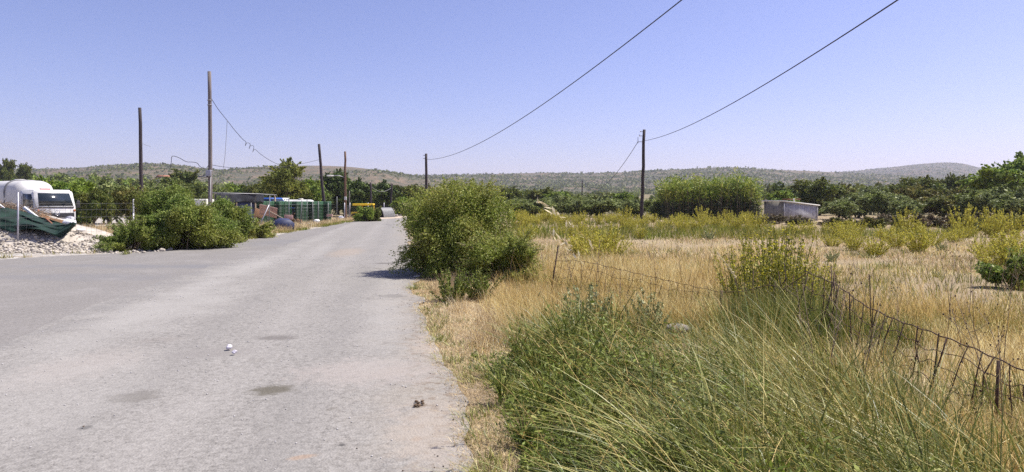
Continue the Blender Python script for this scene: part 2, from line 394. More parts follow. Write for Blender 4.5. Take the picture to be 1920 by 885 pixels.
def ground_material():
    n = NT('dry_ground')
    a = n.noise(1.2, 6, .65); b = n.noise(14, 5, .7); c = n.noise(.06, 4, .6); f = n.noise(60, 3, .7)
    straw = n.ramp(b, [(.25, (.17, .122, .075)), (.5, (.32, .25, .15)), (.75, (.46, .375, .245))])
    straw = n.mixc(n.smooth(a, .42, .62), straw, n.ramp(f, [(.3, (.20, .15, .10)), (.7, (.39, .31, .205))]))
    gravel = n.ramp(n.voro(9, out='Color'), [(.1, (.26, .24, .215)), (.5, (.40, .37, .33)), (.9, (.58, .55, .5))])
    gravel = n.mixc(n.math('MULTIPLY', n.smooth(a, .45, .65), .6), gravel, (.25, .19, .11))
    yard = n.math('MULTIPLY', n.math('SUBTRACT', 1.0, n.smooth(n.x, -11.8, -10.6)),
                  n.math('SUBTRACT', 1.0, n.smooth(n.y, 70, 85)))
    col = n.mixc(yard, straw, gravel)
    far = n.ramp(c, [(.3, (.075, .085, .035)), (.48, (.15, .125, .065)), (.6, (.24, .19, .11)), (.72, (.10, .10, .045))])
    far = n.mixc(.35, far, n.ramp(n.noise(.02, 4), [(.35, (.07, .085, .035)), (.65, (.28, .22, .13))]))
    dist = n.math('SQRT', n.math('ADD', n.math('MULTIPLY', n.x, n.x), n.math('MULTIPLY', n.y, n.y)))
    col = n.mixc(n.smooth(dist, 75, 110), col, far)
    return n.finish(col, .95, n.math('ADD', b, f), .7, .03, spec=.1)


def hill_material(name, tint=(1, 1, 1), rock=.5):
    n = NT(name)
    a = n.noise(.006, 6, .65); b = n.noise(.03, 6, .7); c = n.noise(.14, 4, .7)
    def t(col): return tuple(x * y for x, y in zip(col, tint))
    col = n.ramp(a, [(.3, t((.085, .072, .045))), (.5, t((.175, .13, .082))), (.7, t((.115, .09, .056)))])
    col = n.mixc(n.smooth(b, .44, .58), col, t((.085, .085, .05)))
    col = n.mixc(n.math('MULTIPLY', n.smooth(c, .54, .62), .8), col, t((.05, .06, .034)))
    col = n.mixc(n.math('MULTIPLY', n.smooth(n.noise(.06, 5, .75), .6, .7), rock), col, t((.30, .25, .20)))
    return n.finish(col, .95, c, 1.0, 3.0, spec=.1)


M['ground'] = ground_material()
M['hill_near'] = hill_material('scrubby_hill')
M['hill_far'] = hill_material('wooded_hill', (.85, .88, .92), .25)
M['dirt'] = simple('pale_dirt', (.50, .41, .31), .95, .3, 3, bump=.3)


# ------------------------------------------------------------------ mesh building
def arrays(name, V, quads=None, tris=None, mat=None, parent=None, link=True, smooth=False):
    me = bpy.data.meshes.new(name)
    V = np.asarray(V, np.float32).reshape(-1, 3)
    me.vertices.add(len(V)); me.vertices.foreach_set('co', V.ravel())
    loops = []; starts = []; off = 0
    for F_, k in ((quads, 4), (tris, 3)):
        if F_ is not None and len(F_):
            F_ = np.asarray(F_, np.int32).reshape(-1, k)
            loops.append(F_.ravel()); starts.append(off + np.arange(len(F_)) * k); off += F_.size
    L = np.concatenate(loops); S = np.concatenate(starts).astype(np.int32)
    me.loops.add(len(L)); me.loops.foreach_set('vertex_index', L.astype(np.int32))
    me.polygons.add(len(S)); me.polygons.foreach_set('loop_start', S)
    if smooth: me.polygons.foreach_set('use_smooth', np.ones(len(S), bool))
    me.update(calc_edges=True)
    if mat: me.materials.append(mat)
    if not link: return me
    o = bpy.data.objects.new(name, me); C.objects.link(o)
    if parent: o.parent = parent
    return o


class MB:
    """collects shapes into one mesh"""
    def __init__(s): s.v = []; s.q = []; s.t = []; s.n = 0

    def add(s, V, quads=(), tris=()):
        V = np.asarray(V, float).reshape(-1, 3)
        if len(quads): s.q.append(np.asarray(quads, int).reshape(-1, 4) + s.n)
        if len(tris): s.t.append(np.asarray(tris, int).reshape(-1, 3) + s.n)
        s.v.append(V); s.n += len(V); return s

    def box(s, c, d, rz=0.0, mat4=None, taper=(1, 1)):
        x, y, z = d[0] / 2, d[1] / 2, d[2] / 2
        V = np.array([(-x, -y, -z), (x, -y, -z), (x, y, -z), (-x, y, -z), (-x * taper[0], -y * taper[1], z), (x * taper[0], -y * taper[1], z), (x * taper[0], y * taper[1], z), (-x * taper[0], y * taper[1], z)])
        if mat4 is not None: V = V @ np.array(mat4.to_3x3()).T
        if rz:
            c_, s_ = math.cos(rz), math.sin(rz); V = V @ np.array([[c_, s_, 0], [-s_, c_, 0], [0, 0, 1]])
        return s.add(V + np.array(c), [(0, 3, 2, 1), (4, 5, 6, 7), (0, 1, 5, 4), (1, 2, 6, 5), (2, 3, 7, 6), (3, 0, 4, 7)])

    def bbox(s, c, d, b=.02, rz=0.0, mat4=None):
        """box with chamfered edges (three slabs' hull built as 24 corners)"""
        import bmesh
        bm = bmesh.new(); bmesh.ops.create_cube(bm, size=1)
        for v in bm.verts: v.co = Vector((v.co.x * d[0], v.co.y * d[1], v.co.z * d[2]))
        bmesh.ops.bevel(bm, geom=bm.edges[:], offset=b, segments=2, affect='EDGES', profile=.6)
        return s.bm(bm, c, rz, mat4)

    def bm(s, bm, c=(0, 0, 0), rz=0.0, mat4=None):
        import bmesh
        bmesh.ops.triangulate(bm, faces=bm.faces[:])
        bm.verts.index_update()
        V = np.array([v.co[:] for v in bm.verts]); T = [[v.index for v in f.verts] for f in bm.faces]
        bm.free()
        if mat4 is not None: V = V @ np.array(mat4.to_3x3()).T
        if rz:
            c_, s_ = math.cos(rz), math.sin(rz); V = V @ np.array([[c_, s_, 0], [-s_, c_, 0], [0, 0, 1]])
        return s.add(V + np.array(c), tris=T)

    def tube(s, pts, rad, seg=8, caps=True):
        P = np.asarray(pts, float); n = len(P)
        rr = np.broadcast_to(np.asarray(rad, float), (n,))
        T = np.gradient(P, axis=0); T /= np.linalg.norm(T, axis=1)[:, None] + 1e-9
        ref = np.array([0, 0, 1.0]) if abs(T[:, 2]).mean() < .8 else np.array([1.0, 0, 0])
        A = np.cross(T, ref); A /= np.linalg.norm(A, axis=1)[:, None] + 1e-9
        B = np.cross(T, A)
        a = np.arange(seg) * 2 * math.pi / seg
        V = P[:, None] + rr[:, None, None] * (np.cos(a)[None, :, None] * A[:, None] + np.sin(a)[None, :, None] * B[:, None])
        i = np.arange(n - 1)[:, None] * seg; j = np.arange(seg)[None]; j2 = (j + 1) % seg
        Q = np.stack([i + j, i + j2, i + seg + j2, i + seg + j], -1).reshape(-1, 4)
        VV = V.reshape(-1, 3); tris = []
        if caps:
            VV = np.vstack([VV, P[0], P[-1]]); k = n * seg
            tris = [(k, (x + 1) % seg, x) for x in range(seg)] + [(k + 1, (n - 1) * seg + x, (n - 1) * seg + (x + 1) % seg) for x in range(seg)]
        return s.add(VV, Q, tris)

    def prism(s, poly, axis, a, b):
        """extrude a 2-D outline between a and b along an axis"""
        n = len(poly); V = []
        for t in (a, b):
            for (u, w) in poly:
                V.append({'x': (t, u, w), 'y': (u, t, w), 'z': (u, w, t)}[axis])
        q = [(i, (i + 1) % n, n + (i + 1) % n, n + i) for i in range(n)]
        cu = np.mean([p[0] for p in poly]); cw = np.mean([p[1] for p in poly])
        for t in (a, b): V.append({'x': (t, cu, cw), 'y': (cu, t, cw), 'z': (cu, cw, t)}[axis])
        t_ = [(2 * n, (i + 1) % n, i) for i in range(n)] + [(2 * n + 1, n + i, n + (i + 1) % n) for i in range(n)]
        return s.add(V, q, t_)

    def sheet(s, poly_rings, closed=False):
        P = np.asarray(poly_rings, float); a, b = P.shape[:2]
        i = np.arange(a - 1)[:, None] * b; j = np.arange(b - 1)[None]
        Q = np.stack([i + j, i + j + 1, i + b + j + 1, i + b + j], -1).reshape(-1, 4)
        return s.add(P.reshape(-1, 3), Q)

    def rock(s, c, size, seed=0, sub=2):
        import bmesh
        rg = random.Random(seed)
        bm = bmesh.new(); bmesh.ops.create_icosphere(bm, subdivisions=sub, radius=.5)
        cuts = [(Vector((rg.uniform(-1, 1), rg.uniform(-1, 1), rg.uniform(-1, 1))).normalized(), rg.uniform(.28, .42)) for _ in range(7)]
        for v in bm.verts:
            for nrm, dd in cuts:
                e = v.co.dot(nrm) - dd
                if e > 0: v.co -= nrm * e
            v.co *= 1 + rg.uniform(-.04, .04)
            v.co = Vector((v.co.x * size[0], v.co.y * size[1], v.co.z * size[2]))
        return s.bm(bm, c, rg.uniform(0, 6))

    def mesh(s, name, mat, smooth=False):
        return arrays(name, np.vstack(s.v), np.vstack(s.q) if s.q else None, np.vstack(s.t) if s.t else None, mat, link=False, smooth=smooth)

    def build(s, name, mat, parent=None, smooth=False):
        o = bpy.data.objects.new(name, s.mesh(name, mat, smooth)); C.objects.link(o)
        if parent: o.parent = parent
        return o


def thing(name, label, cat, loc=(0, 0, 0), rz=0.0, group=None):
    o = bpy.data.objects.new(name, None); C.objects.link(o)
    o.empty_display_size = .3
    o.location = loc; o.rotation_euler = (0, 0, rz); o['label'] = label; o['category'] = cat
    if group: o['group'] = group
    return o


def tag(o, label, cat, group=None):
    o['label'] = label; o['category'] = cat
    if group: o['group'] = group
    return o


def structure(o): o['kind'] = 'structure'; return o


def stuff(o, label, cat):
    o['kind'] = 'stuff'; o['label'] = label; o['category'] = cat; return o


def copy_thing(src, loc, rz, scale, label, group=None):
    r = src.copy(); C.objects.link(r); r.location = loc; r.rotation_euler = (0, 0, rz); r.scale = scale; r['label'] = label
    if group: r['group'] = group
    for ch in src.children:
        c = ch.copy(); C.objects.link(c); c.parent = r
        for g in ch.children:
            d = g.copy(); C.objects.link(d); d.parent = c
    return r


# ------------------------------------------------------------------ foliage tools
def unit(a): return a / (np.linalg.norm(a, axis=-1, keepdims=True) + 1e-9)


def leaves(rng, P, size, elong=1.7, up=.5, droop=0.0, along=None):
    """diamond leaves at points P -> vertices, quads"""
    n = len(P); size = np.broadcast_to(size, (n,))
    N = unit(rng.normal(size=(n, 3)) + np.array([0, 0, up]))
    T = rng.normal(size=(n, 3)) if along is None else along + .35 * rng.normal(size=(n, 3))
    T = T - np.array([0, 0, droop])
    T = unit(T - N * (T * N).sum(1, keepdims=True)); B = np.cross(N, T)
    l = (size * elong / 2)[:, None]; w = (size / 2)[:, None]
    V = np.stack([P - T * l, P + B * w + T * l * .1, P + T * l, P - B * w + T * l * .1], 1).reshape(-1, 3)
    Q = np.arange(n * 4).reshape(-1, 4)
    return V, Q


def blades(rng, P, L, W, dirs, lean, droop=.3, seg=4):
    """curved tapering grass blades -> vertices, quads, tris"""
    n = len(P); L = np.broadcast_to(L, (n,)); W = np.broadcast_to(W, (n,)); lean = np.broadcast_to(lean, (n,)); droop = np.broadcast_to(droop, (n,))
    D = np.concatenate([dirs, np.zeros((n, 1))], 1)
    ang = rng.uniform(0, math.pi, n); S = np.stack([np.cos(ang), np.sin(ang), np.zeros(n)], 1)
    rows = []
    for k in range(seg + 1):
        t = k / seg
        c = P + D * (L * lean * (t * .55 + .45 * t * t))[:, None] + np.array([0, 0, 1]) * (L * np.sqrt(np.maximum(.06, 1 - lean ** 2 * .8)) * (t - droop * t ** 3))[:, None]
        w = (W * (1 - t * .8) / 2)[:, None]
        if k < seg: rows += [c - S * w, c + S * w]
        else: rows.append(c)
    V = np.stack(rows, 1); m = V.shape[1]
    base = (np.arange(n) * m)[:, None]
    Q = np.concatenate([base + np.array([[2 * k, 2 * k + 1, 2 * k + 3, 2 * k + 2]]) for k in range(seg - 1)]) if seg > 1 else None
    T = base + np.array([[2 * seg - 2, 2 * seg - 1, 2 * seg]])
    return V.reshape(-1, 3), Q, T


def rdir(rng, n, bias=(0, 0), k=1.0):
    d = rng.normal(size=(n, 2)) * k + np.array(bias)
    return unit(d)


def clumps(rng, n, h0, h1, rx, ry, shape='round'):
    """centres and radii of foliage clumps filling an uneven crown"""
    cs, rs = [], []
    while len(cs) < n:
        p = rng.uniform(-1, 1, 3)
        q = np.linalg.norm(p)
        if q > 1 or q < .35: continue
        if shape == 'cone' and np.hypot(p[0], p[1]) > .95 - .5 * (p[2] + 1) / 2: continue
        if shape == 'dome' and p[2] < -.8: continue
        z = (h0 + h1) / 2 + p[2] * (h1 - h0) / 2 * .86
        cs.append((p[0] * rx * .84, p[1] * ry * .84, z)); rs.append(rng.uniform(.2, .42) * (rx + ry) / 2)
    return np.array(cs), np.array(rs)


def crown_points(rng, n, cs, rs, flat=.8, fill=.5):
    w = rs ** 2; k = rng.choice(len(cs), n, p=w / w.sum())
    d = unit(rng.normal(size=(n, 3))); r = rng.uniform(0, 1, n) ** fill
    r = r * (1 + .25 * rng.normal(size=n) * (rng.uniform(size=n) < .25))
    return cs[k] + d * (r * rs[k])[:, None] * np.array([1, 1, flat])


def sprays(rng, cs, rs, n, length, per, centre):
    """leafy shoots that stick out of the crown -> leaf points, directions, stem lines"""
    k = rng.integers(0, len(cs), n)
    out = unit(cs[k] - np.array(centre) + .5 * rng.normal(size=(n, 3)) * rs[k][:, None] + np.array([0, 0, .25]))
    start = cs[k] + out * (rs[k] * .6)[:, None]
    L = length * rng.uniform(.4, 1.2, n)
    t = rng.uniform(0, 1, (n, per))
    bend = np.array([0, 0, -1.0])
    P = start[:, None] + out[:, None] * (t * L[:, None])[..., None] + bend * (t ** 2 * L[:, None] * .35)[..., None]
    P = P + rng.normal(size=P.shape) * .025
    return P.reshape(-1, 3), np.repeat(out, per, 0), start, out, L


def limb_mesh(rng, mb, h_split, cs, r0, lean=(0, 0), nl=9, seg=7):
    top = np.array([lean[0], lean[1], h_split])
    pts = [np.array([0, 0, -.15])]
    for t in (.25, .5, .75, 1): pts.append(top * t + rng.normal(size=3) * np.array([.05, .05, 0]) * h_split)
    mb.tube(pts, np.linspace(r0 * 1.25, r0 * .75, 5), seg)
    idx = rng.choice(len(cs), min(nl, len(cs)), replace=False)
    for i in idx:
        e = cs[i]; a = pts[-1 - int(rng.integers(0, 2))]
        m1 = a + (e - a) * .4 + np.array([0, 0, .12 * np.linalg.norm(e - a)]) * rng.uniform(-.3, 1); m2 = a + (e - a) * .75 + rng.normal(size=3) * .06 * np.linalg.norm(e - a)
        mb.tube([a, m1, m2, e], [r0 * .5, r0 * .32, r0 * .18, r0 * .06], 5, caps=False)


def make_tree(name, label, cat, seed, H, Rr, trunk, n_leaf, leaf, mat, n_clump=26, shape='round', elong=1.7, flat=.8, up=.5, group=None, droop=0, spray=0):
    rng = np.random.default_rng(seed)
    root = thing(name, label, cat, group=group)
    cs, rs = clumps(rng, n_clump, trunk, H, Rr, Rr * rng.uniform(.85, 1.1), shape)
    mb = MB(); limb_mesh(rng, mb, trunk * 1.15, cs, Rr * .055 + .05, rng.normal(size=2) * .1)
    mb.build('trunk', M['bark'], root)
    P = crown_points(rng, n_leaf, cs, rs, flat)
    sz = leaf * rng.uniform(.55, 1.35, len(P))
    V, Q = leaves(rng, P, sz, elong, up, droop)
    if spray:
        P2, A2, *_ = sprays(rng, cs, rs, spray, Rr * .35, 22, (0, 0, (trunk + H) / 2))
        V2, Q2 = leaves(rng, P2, leaf * rng.uniform(.5, 1.1, len(P2)), elong, up, along=A2)
        Q = np.vstack([Q, Q2 + len(V)]); V = np.vstack([V, V2])
    V[:, 2] = np.maximum(V[:, 2], .02)
    arrays('crown', V, Q, None, mat, root)
    root['h'] = H; root['r'] = Rr
    return root


def make_shrub(name, label, cat, seed, W, D, H, n_leaf, leaf, mat, n_clump=30, stems=40, shoot=.5, n_shoot=120, per=24, elong=1.6, group=None, stem_mat='twig', lift=0.0, hollow=.0):
    """dense bush down to the ground: stems and foliage"""
    rng = np.random.default_rng(seed)
    root = thing(name, label, cat, group=group)
    cs, rs = [], []
    while len(cs) < n_clump:
        p = np.array([rng.uniform(-1, 1), rng.uniform(-1, 1), rng.uniform(0, 1)])
        q = (abs(p[0]) ** 2.6 + abs(p[1]) ** 2.6 + p[2] ** 2.6) ** (1 / 2.6)
        if q > 1 or q < .3: continue
        cs.append((p[0] * W / 2 * .82, p[1] * D / 2 * .82, lift + .07 * H + p[2] * H * .76)); rs.append(rng.uniform(.13, .36) * min(W, H * 1.3) * .62)
    cs, rs = np.array(cs), np.array(rs)
    P = crown_points(rng, n_leaf, cs, rs, .85, .28)
    P = P[(P[:, 2] > .03) & (rng.uniform(size=len(P)) < 1 - hollow * (1 - np.clip(P[:, 2] / (H * .55), 0, 1)))]
    V, Q = leaves(rng, P, leaf * rng.uniform(.55, 1.4, len(P)), elong, .5)
    P2, A2, st, out, L = sprays(rng, cs, rs, n_shoot, shoot, per, (0, 0, H * .3))
    k = P2[:, 2] > .03
    V2, Q2 = leaves(rng, P2[k], leaf * rng.uniform(.5, 1.2, k.sum()), elong, .4, along=A2[k])
    mb = MB()
    for i in range(stems):
        e = cs[rng.integers(0, len(cs))] * np.array([1, 1, .95]) + rng.normal(size=3) * .1 * H
        b = np.array([e[0] * .35 + rng.normal() * W * .07, e[1] * .35 + rng.normal() * D * .07, -.05]); m = (b + e) / 2 + np.array([0, 0, H * .12])
        mb.tube([b, m, e], [.02 * H / 1.5, .013 * H / 1.5, .004], 4, caps=False)
    for i in range(min(n_shoot, 260)):
        a = st[i]; t = np.array([0, .5, 1.0])[:, None]
        mb.tube(a + out[i] * t * L[i] + np.array([0, 0, -1]) * t ** 2 * L[i] * .35, [.006, .004, .002], 3, caps=False)
    mb.build('stems', M[stem_mat], root)
    arrays('foliage', np.vstack([V, V2]), np.vstack([Q, Q2 + len(V)]), None, mat, root)
    root['h'] = H; root['r'] = W / 2
    return root


def line_sag(a, b, sag, n=24):
    t = np.linspace(0, 1, n)[:, None]
    P = np.array(a) * (1 - t) + np.array(b) * t
    P[:, 2] -= sag * 4 * (t * (1 - t))[:, 0]
    return P


def quad_through(p0, p1, p2, n=40, t0=0.0, t1=1.0):
    """parabola through three points that lie over one ground line, param by Y"""
    ys = np.array([p0[1], p1[1], p2[1]]); zs = np.array([p0[2], p1[2], p2[2]])
    co = np.polyfit(ys, zs, 2)
    y = np.linspace(p0[1] + (p2[1] - p0[1]) * t0, p0[1] + (p2[1] - p0[1]) * t1, n)
    x = p0[0] + (p2[0] - p0[0]) * (y - p0[1]) / (p2[1] - p0[1])
    return np.stack([x, y, np.polyval(co, y)], 1)



# ================================================================== SETTING
# ground: one polar sheet out past the hills
def polar_sheet(name, r0, r1, nr, na, hfun, mat):
    rr = np.concatenate([[0.0], r0 * (r1 / r0) ** np.linspace(0, 1, nr)])
    aa = np.linspace(0, 2 * math.pi, na, endpoint=False)
    X = rr[:, None] * np.sin(aa)[None]; Y = rr[:, None] * np.cos(aa)[None]
    Z = hfun(X, Y)
    V = np.stack([X, Y, Z], -1).reshape(-1, 3)
    i = np.arange(len(rr) - 1)[:, None] * na; j = np.arange(na)[None]; j2 = (j + 1) % na
    Q = np.stack([i + j, i + na + j, i + na + j2, i + j2], -1).reshape(-1, 4)
    return arrays(name, V, Q, None, mat, smooth=True)


structure(polar_sheet('ground', .5, 3900, 230, 300, terrain, M['ground']))


def strip(name, xa, xb, y0, y1, z, mat, step=.12, nx=6):
    ys = np.concatenate([np.arange(y0, 30, step), np.arange(max(30, y0), y1 + .01, .5)])
    A = xa(ys); B = xb(ys)
    t = np.linspace(0, 1, nx)
    X = A[:, None] * (1 - t) + B[:, None] * t
    zz = np.zeros_like(X) + z
    edge = np.minimum(t, 1 - t)[None] * (B - A)[:, None]
    V = np.stack([X, np.repeat(ys[:, None], nx, 1), zz], -1).reshape(-1, 3)
    i = np.arange(len(ys) - 1)[:, None] * nx; j = np.arange(nx - 1)[None]
    Q = np.stack([i + j, i + j + 1, i + nx + j + 1, i + nx + j], -1).reshape(-1, 4)
    return structure(arrays(name, V, Q, None, mat))


strip('side_road', XO, lambda y: XL(y) + .6, -12, 62, .010, M['road_dark'], nx=4)
strip('road', XL, XR, -12, 95, .018, M['road'], nx=5)
tr = MB(); tr.sheet([[(x, y, .024) for x in np.linspace(a, b, 5)] for y, a, b in ((55.5, -14.4, -13.2), (58, -15.0, -13.0), (61, -16.5, -12.9), (64, -17.5, -12.6), (68, -16.6, -11.6), (74, -15.0, -11.3), (84, -14.3, -11.2))])
structure(tr.build('dirt_track', M['dirt']))


# hills: height fields that rise behind the plain
def ridge(name, prof, y_foot, y_crest, y_back, mat, seed, rough):
    px = np.linspace(prof[0][0], prof[-1][0], 260)
    top = np.interp(px, [p[0] for p in prof], [p[1] for p in prof])
    k = np.ones(7) / 7; top = np.convolve(np.pad(top, 3, mode='edge'), k, 'valid')
    ys = np.concatenate([np.linspace(y_foot, y_crest, 46), np.linspace(y_crest, y_back, 14)[1:]])
    XX = (px[None] - CX) / F * ys[:, None]
    YY = np.repeat(ys[:, None], len(px), 1)
    t = (ys - y_foot) / (y_crest - y_foot)
    a1 = (HZ - top) / F                                    # how steeply the crest rises, seen from the road
    a0 = (terrain(XX[0], YY[0]) - 9 - CAMZ) / y_foot
    n = fbm(XX / 170, YY / 170, seed, 5) - .5
    spur = np.abs(fbm(XX / 240, YY / 520, seed + 20, 4) - .5) * 2
    g = np.clip(t, 0, 1) ** .75
    mid = np.sin(np.clip(t, 0, 1) * math.pi)
    g2 = np.clip(g[:, None] + mid[:, None] * (n * .45 - spur * .35 + .10), 0, 1.0 - .06 * (1 - np.clip(t, 0, 1))[:, None])
    Z = CAMZ + YY * (a0[None] + (a1 - a0)[None] * g2)
    back = np.clip((ys - y_crest) / (y_back - y_crest), 0, 1)[:, None]
    Z = np.where(t[:, None] > 1, CAMZ + y_crest * a1[None] * (1 - sstep(0, 1, back)) - 12 * sstep(0, 1, back), Z)
    Z = Z + rough * .05 * n
    V = np.stack([XX, YY, Z], -1)
    w = len(px); i = np.arange(len(ys) - 1)[:, None] * w; j = np.arange(w - 1)[None]
    Q = np.stack([i + j, i + j + 1, i + w + j + 1, i + w + j], -1).reshape(-1, 4)
    structure(arrays(name, V.reshape(-1, 3), Q, None, mat, smooth=True))
    return V, t


H1 = ridge('hill', [(-700, 330), (-250, 318), (0, 317), (120, 316), (180, 312), (220, 309), (260, 307), (300, 306), (335, 309), (370, 314), (410, 319), (440, 317), (470, 314), (510, 312), (560, 310), (620, 311), (660, 313),
                     (700, 318), (740, 325), (780, 331), (840, 337), (900, 350), (980, 372), (1060, 384)], 420, 1150, 1750, M['hill_near'], 31, 30)
H2 = ridge('hill.001', [(300, 350), (500, 335), (640, 328), (760, 329), (860, 328), (940, 326), (1010, 324), (1080, 325), (1150, 324), (1200, 322), (1250, 319), (1300, 316), (1375, 313),
                         (1440, 318), (1500, 320), (1570, 323), (1640, 327), (1720, 331), (1800, 337), (1900, 345), (2300, 360)], 620, 1600, 2300, M['hill_near'], 47, 34)
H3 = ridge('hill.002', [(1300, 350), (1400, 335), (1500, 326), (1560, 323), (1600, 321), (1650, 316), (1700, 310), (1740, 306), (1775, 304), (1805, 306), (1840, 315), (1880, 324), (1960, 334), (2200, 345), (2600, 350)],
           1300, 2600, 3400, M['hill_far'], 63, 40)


# scrub on the hills: nobody could count it
def hill_scrub(name, HV, seed, n, s0, s1, label, thr):
    rng = np.random.default_rng(seed)
    V, t = HV
    a, b = V.shape[:2]
    fi = rng.uniform(0, 47, n * 3); fj = rng.uniform(1, b - 2, n * 3)
    i = fi.astype(int); j = fj.astype(int); u = (fi - i)[:, None]; w = (fj - j)[:, None]
    P = V[i, j] * (1 - u) * (1 - w) + V[i + 1, j] * u * (1 - w) + V[i, j + 1] * (1 - u) * w + V[i + 1, j + 1] * u * w
    dens = fbm(P[:, 0] / 90, P[:, 1] / 140, seed, 4) + .25 * (1 - fi / 46)
    k = dens + rng.uniform(-.12, .12, len(P)) > thr
    P = P[k][:n]
    S = rng.uniform(s0, s1, len(P)) * np.where(rng.uniform(size=len(P)) < .1, 1.6, 1)
    m = 8
    d = unit(rng.normal(size=(len(P), m, 3)) + np.array([0, 0, .4]))
    pts = P[:, None] + d * (S[:, None] * rng.uniform(.2, .75, (len(P), m)))[..., None] * np.array([1, 1, .75]) + np.array([0, 0, 1]) * (S * .25)[:, None, None]
    VV, Q = leaves(rng, pts.reshape(-1, 3), np.repeat(S, m) * rng.uniform(.4, .75, len(P) * m), 1.3, .3)
    stuff(arrays(name, VV, Q, None, M['dark']), label, 'scrub')


hill_scrub('hillside_scrub', H1, 5, 15000, 1.3, 3.2, 'dark green scrub dotted over the brown hill on the left', .49)
hill_scrub('hillside_scrub.001', H2, 6, 26000, 1.6, 4.6, 'dark scrub and trees over the long middle ridge', .40)
hill_scrub('hillside_scrub.002', H3, 7, 12000, 2.0, 4.0, 'fine dark scrub on the pale far right hill', .36)


# trees too far and too many to count on the plain below the hills
def far_woods(name, seed, n, y0, y1, label, hmul=1.0, pxr=(-60, 1990), mats='dark', rows=False):
    rng = np.random.default_rng(seed)
    y = np.exp(rng.uniform(math.log(y0), math.log(y1), n * 3)); px = rng.uniform(*pxr, n * 3)
    x = (px - CX) / F * y
    dens = fbm(x / 55, y / 80, seed, 3)
    k = dens + rng.uniform(-.1, .1, len(x)) > .5
    if rows: k &= (np.sin(y / 9 * 2 * math.pi + x * .05) > .3)
    x, y = x[k][:n], y[k][:n]
    h = rng.uniform(2.2, 5.0, len(x)) * hmul; r = h * rng.uniform(.35, .6, len(x))
    m = 90
    d = unit(rng.normal(size=(len(x), m, 3))); q = rng.uniform(0, 1, (len(x), m)) ** .4
    lump = 1 + .35 * np.sin(d[..., 0] * 5 + h[:, None] * 9) * np.cos(d[..., 1] * 6 + r[:, None] * 7)
    pts = np.stack([x, y, terrain(x, y) + h * .52], -1)[:, None] + d * q[..., None] * lump[..., None] * np.stack([r, r, h * .48], -1)[:, None]
    s = np.repeat(h * .17 + .12, m) * rng.uniform(.6, 1.3, len(x) * m)
    V, Q = leaves(rng, pts.reshape(-1, 3), s, 1.4, .4)
    stuff(arrays(name, V, Q, None, M[mats]), label, 'woods')


far_woods('far_woods', 12, 1000, 190, 900, 'distant dark trees spread over the plain below the hills', .8)
far_woods('far_woods.001', 13, 600, 210, 620, 'distant grey green orchard trees on the plain below the hills', .8, mats='olive', rows=True)
far_woods('far_woods.002', 14, 260, 140, 330, 'trees covering the slope behind the olive trees on the right', 1.2, (1380, 2050), 'dark')
far_woods('far_woods.003', 15, 200, 130, 300, 'pale green trees and scrub on the slope at far left', .6, (-120, 430), 'fresh')
far_woods('far_woods.004', 16, 220, 120, 240, 'grey green scrub on the slope at far left', .5, (-120, 700), 'olive')


# ================================================================== TREES
def place(src, px, topy, wpx, d, label, first, group=None, rot=None):
    """stand a tree d metres off, scaled to the height and width it has there"""
    x = (px - CX) / F * d; z = tz(x, d)
    Hh = CAMZ + (HZ - topy) / F * d - z; W = wpx / F * d / 2
    s = (W / src['r'], W / src['r'], Hh / src['h'])
    rz = random.uniform(0, 6.28) if rot is None else rot
    if first:
        src.location = (x, d, z); src.scale = s; src.rotation_euler = (0, 0, rz); src['label'] = label
        if group: src['group'] = group
        return src
    return copy_thing(src, (x, d, z), rz, s, label, group)


KIND = {
    'olive': make_tree('olive_tree', '', 'tree', 101, 4.4, 2.6, .75, 9000, .17, M['olive'], 34, elong=2.4, spray=160),
    'olive2': make_tree('olive_tree', '', 'tree', 102, 4.0, 2.5, .6, 9000, .17, M['olive'], 30, elong=2.4, spray=160),
    'oak': make_tree('oak_tree', '', 'tree', 103, 6.0, 3.2, 1.3, 11000, .22, M['dark'], 40, spray=90),
    'oak2': make_tree('oak_tree', '', 'tree', 104, 5.5, 3.0, 1.0, 10000, .22, M['dark'], 30, spray=90),
    'pine': make_tree('pine_tree', '', 'tree', 105, 7.0, 3.2, .9, 12000, .24, M['pine'], 40, elong=2.6, spray=120),
    'fresh': make_tree('leafy_tree', '', 'tree', 106, 5.0, 2.4, .7, 9000, .20, M['fresh'], 30, spray=140),
    'yellow': make_tree('poplar_tree', '', 'tree', 107, 6.0, 2.7, .7, 13000, .20, M['yellowgreen'], 40, 'dome', spray=160),
    'brown': make_tree('oak_tree', '', 'tree', 108, 5.5, 3.0, .9, 10000, .21, M['brownish'], 34, spray=120),
    'canes': make_tree('willow_tree', '', 'tree', 109, 4.5, 1.7, .3, 8000, .20, M['fresh'], 26, elong=3.6, spray=220),
    'airy': make_tree('locust_tree', '', 'tree', 110, 7.0, 3.4, 1.2, 11000, .26, M['fresh'], 26, flat=.5, spray=160),
    'layered': make_tree('cedar_tree', '', 'tree', 111, 5.0, 1.7, 1.0, 5000, .17, M['pine'], 14, flat=.35, spray=40),
}
seen = set()
G1, G2, G3 = 'olive trees beyond the dry field', 'olive trees right of the grey shed', 'dark trees behind the scrap yard'
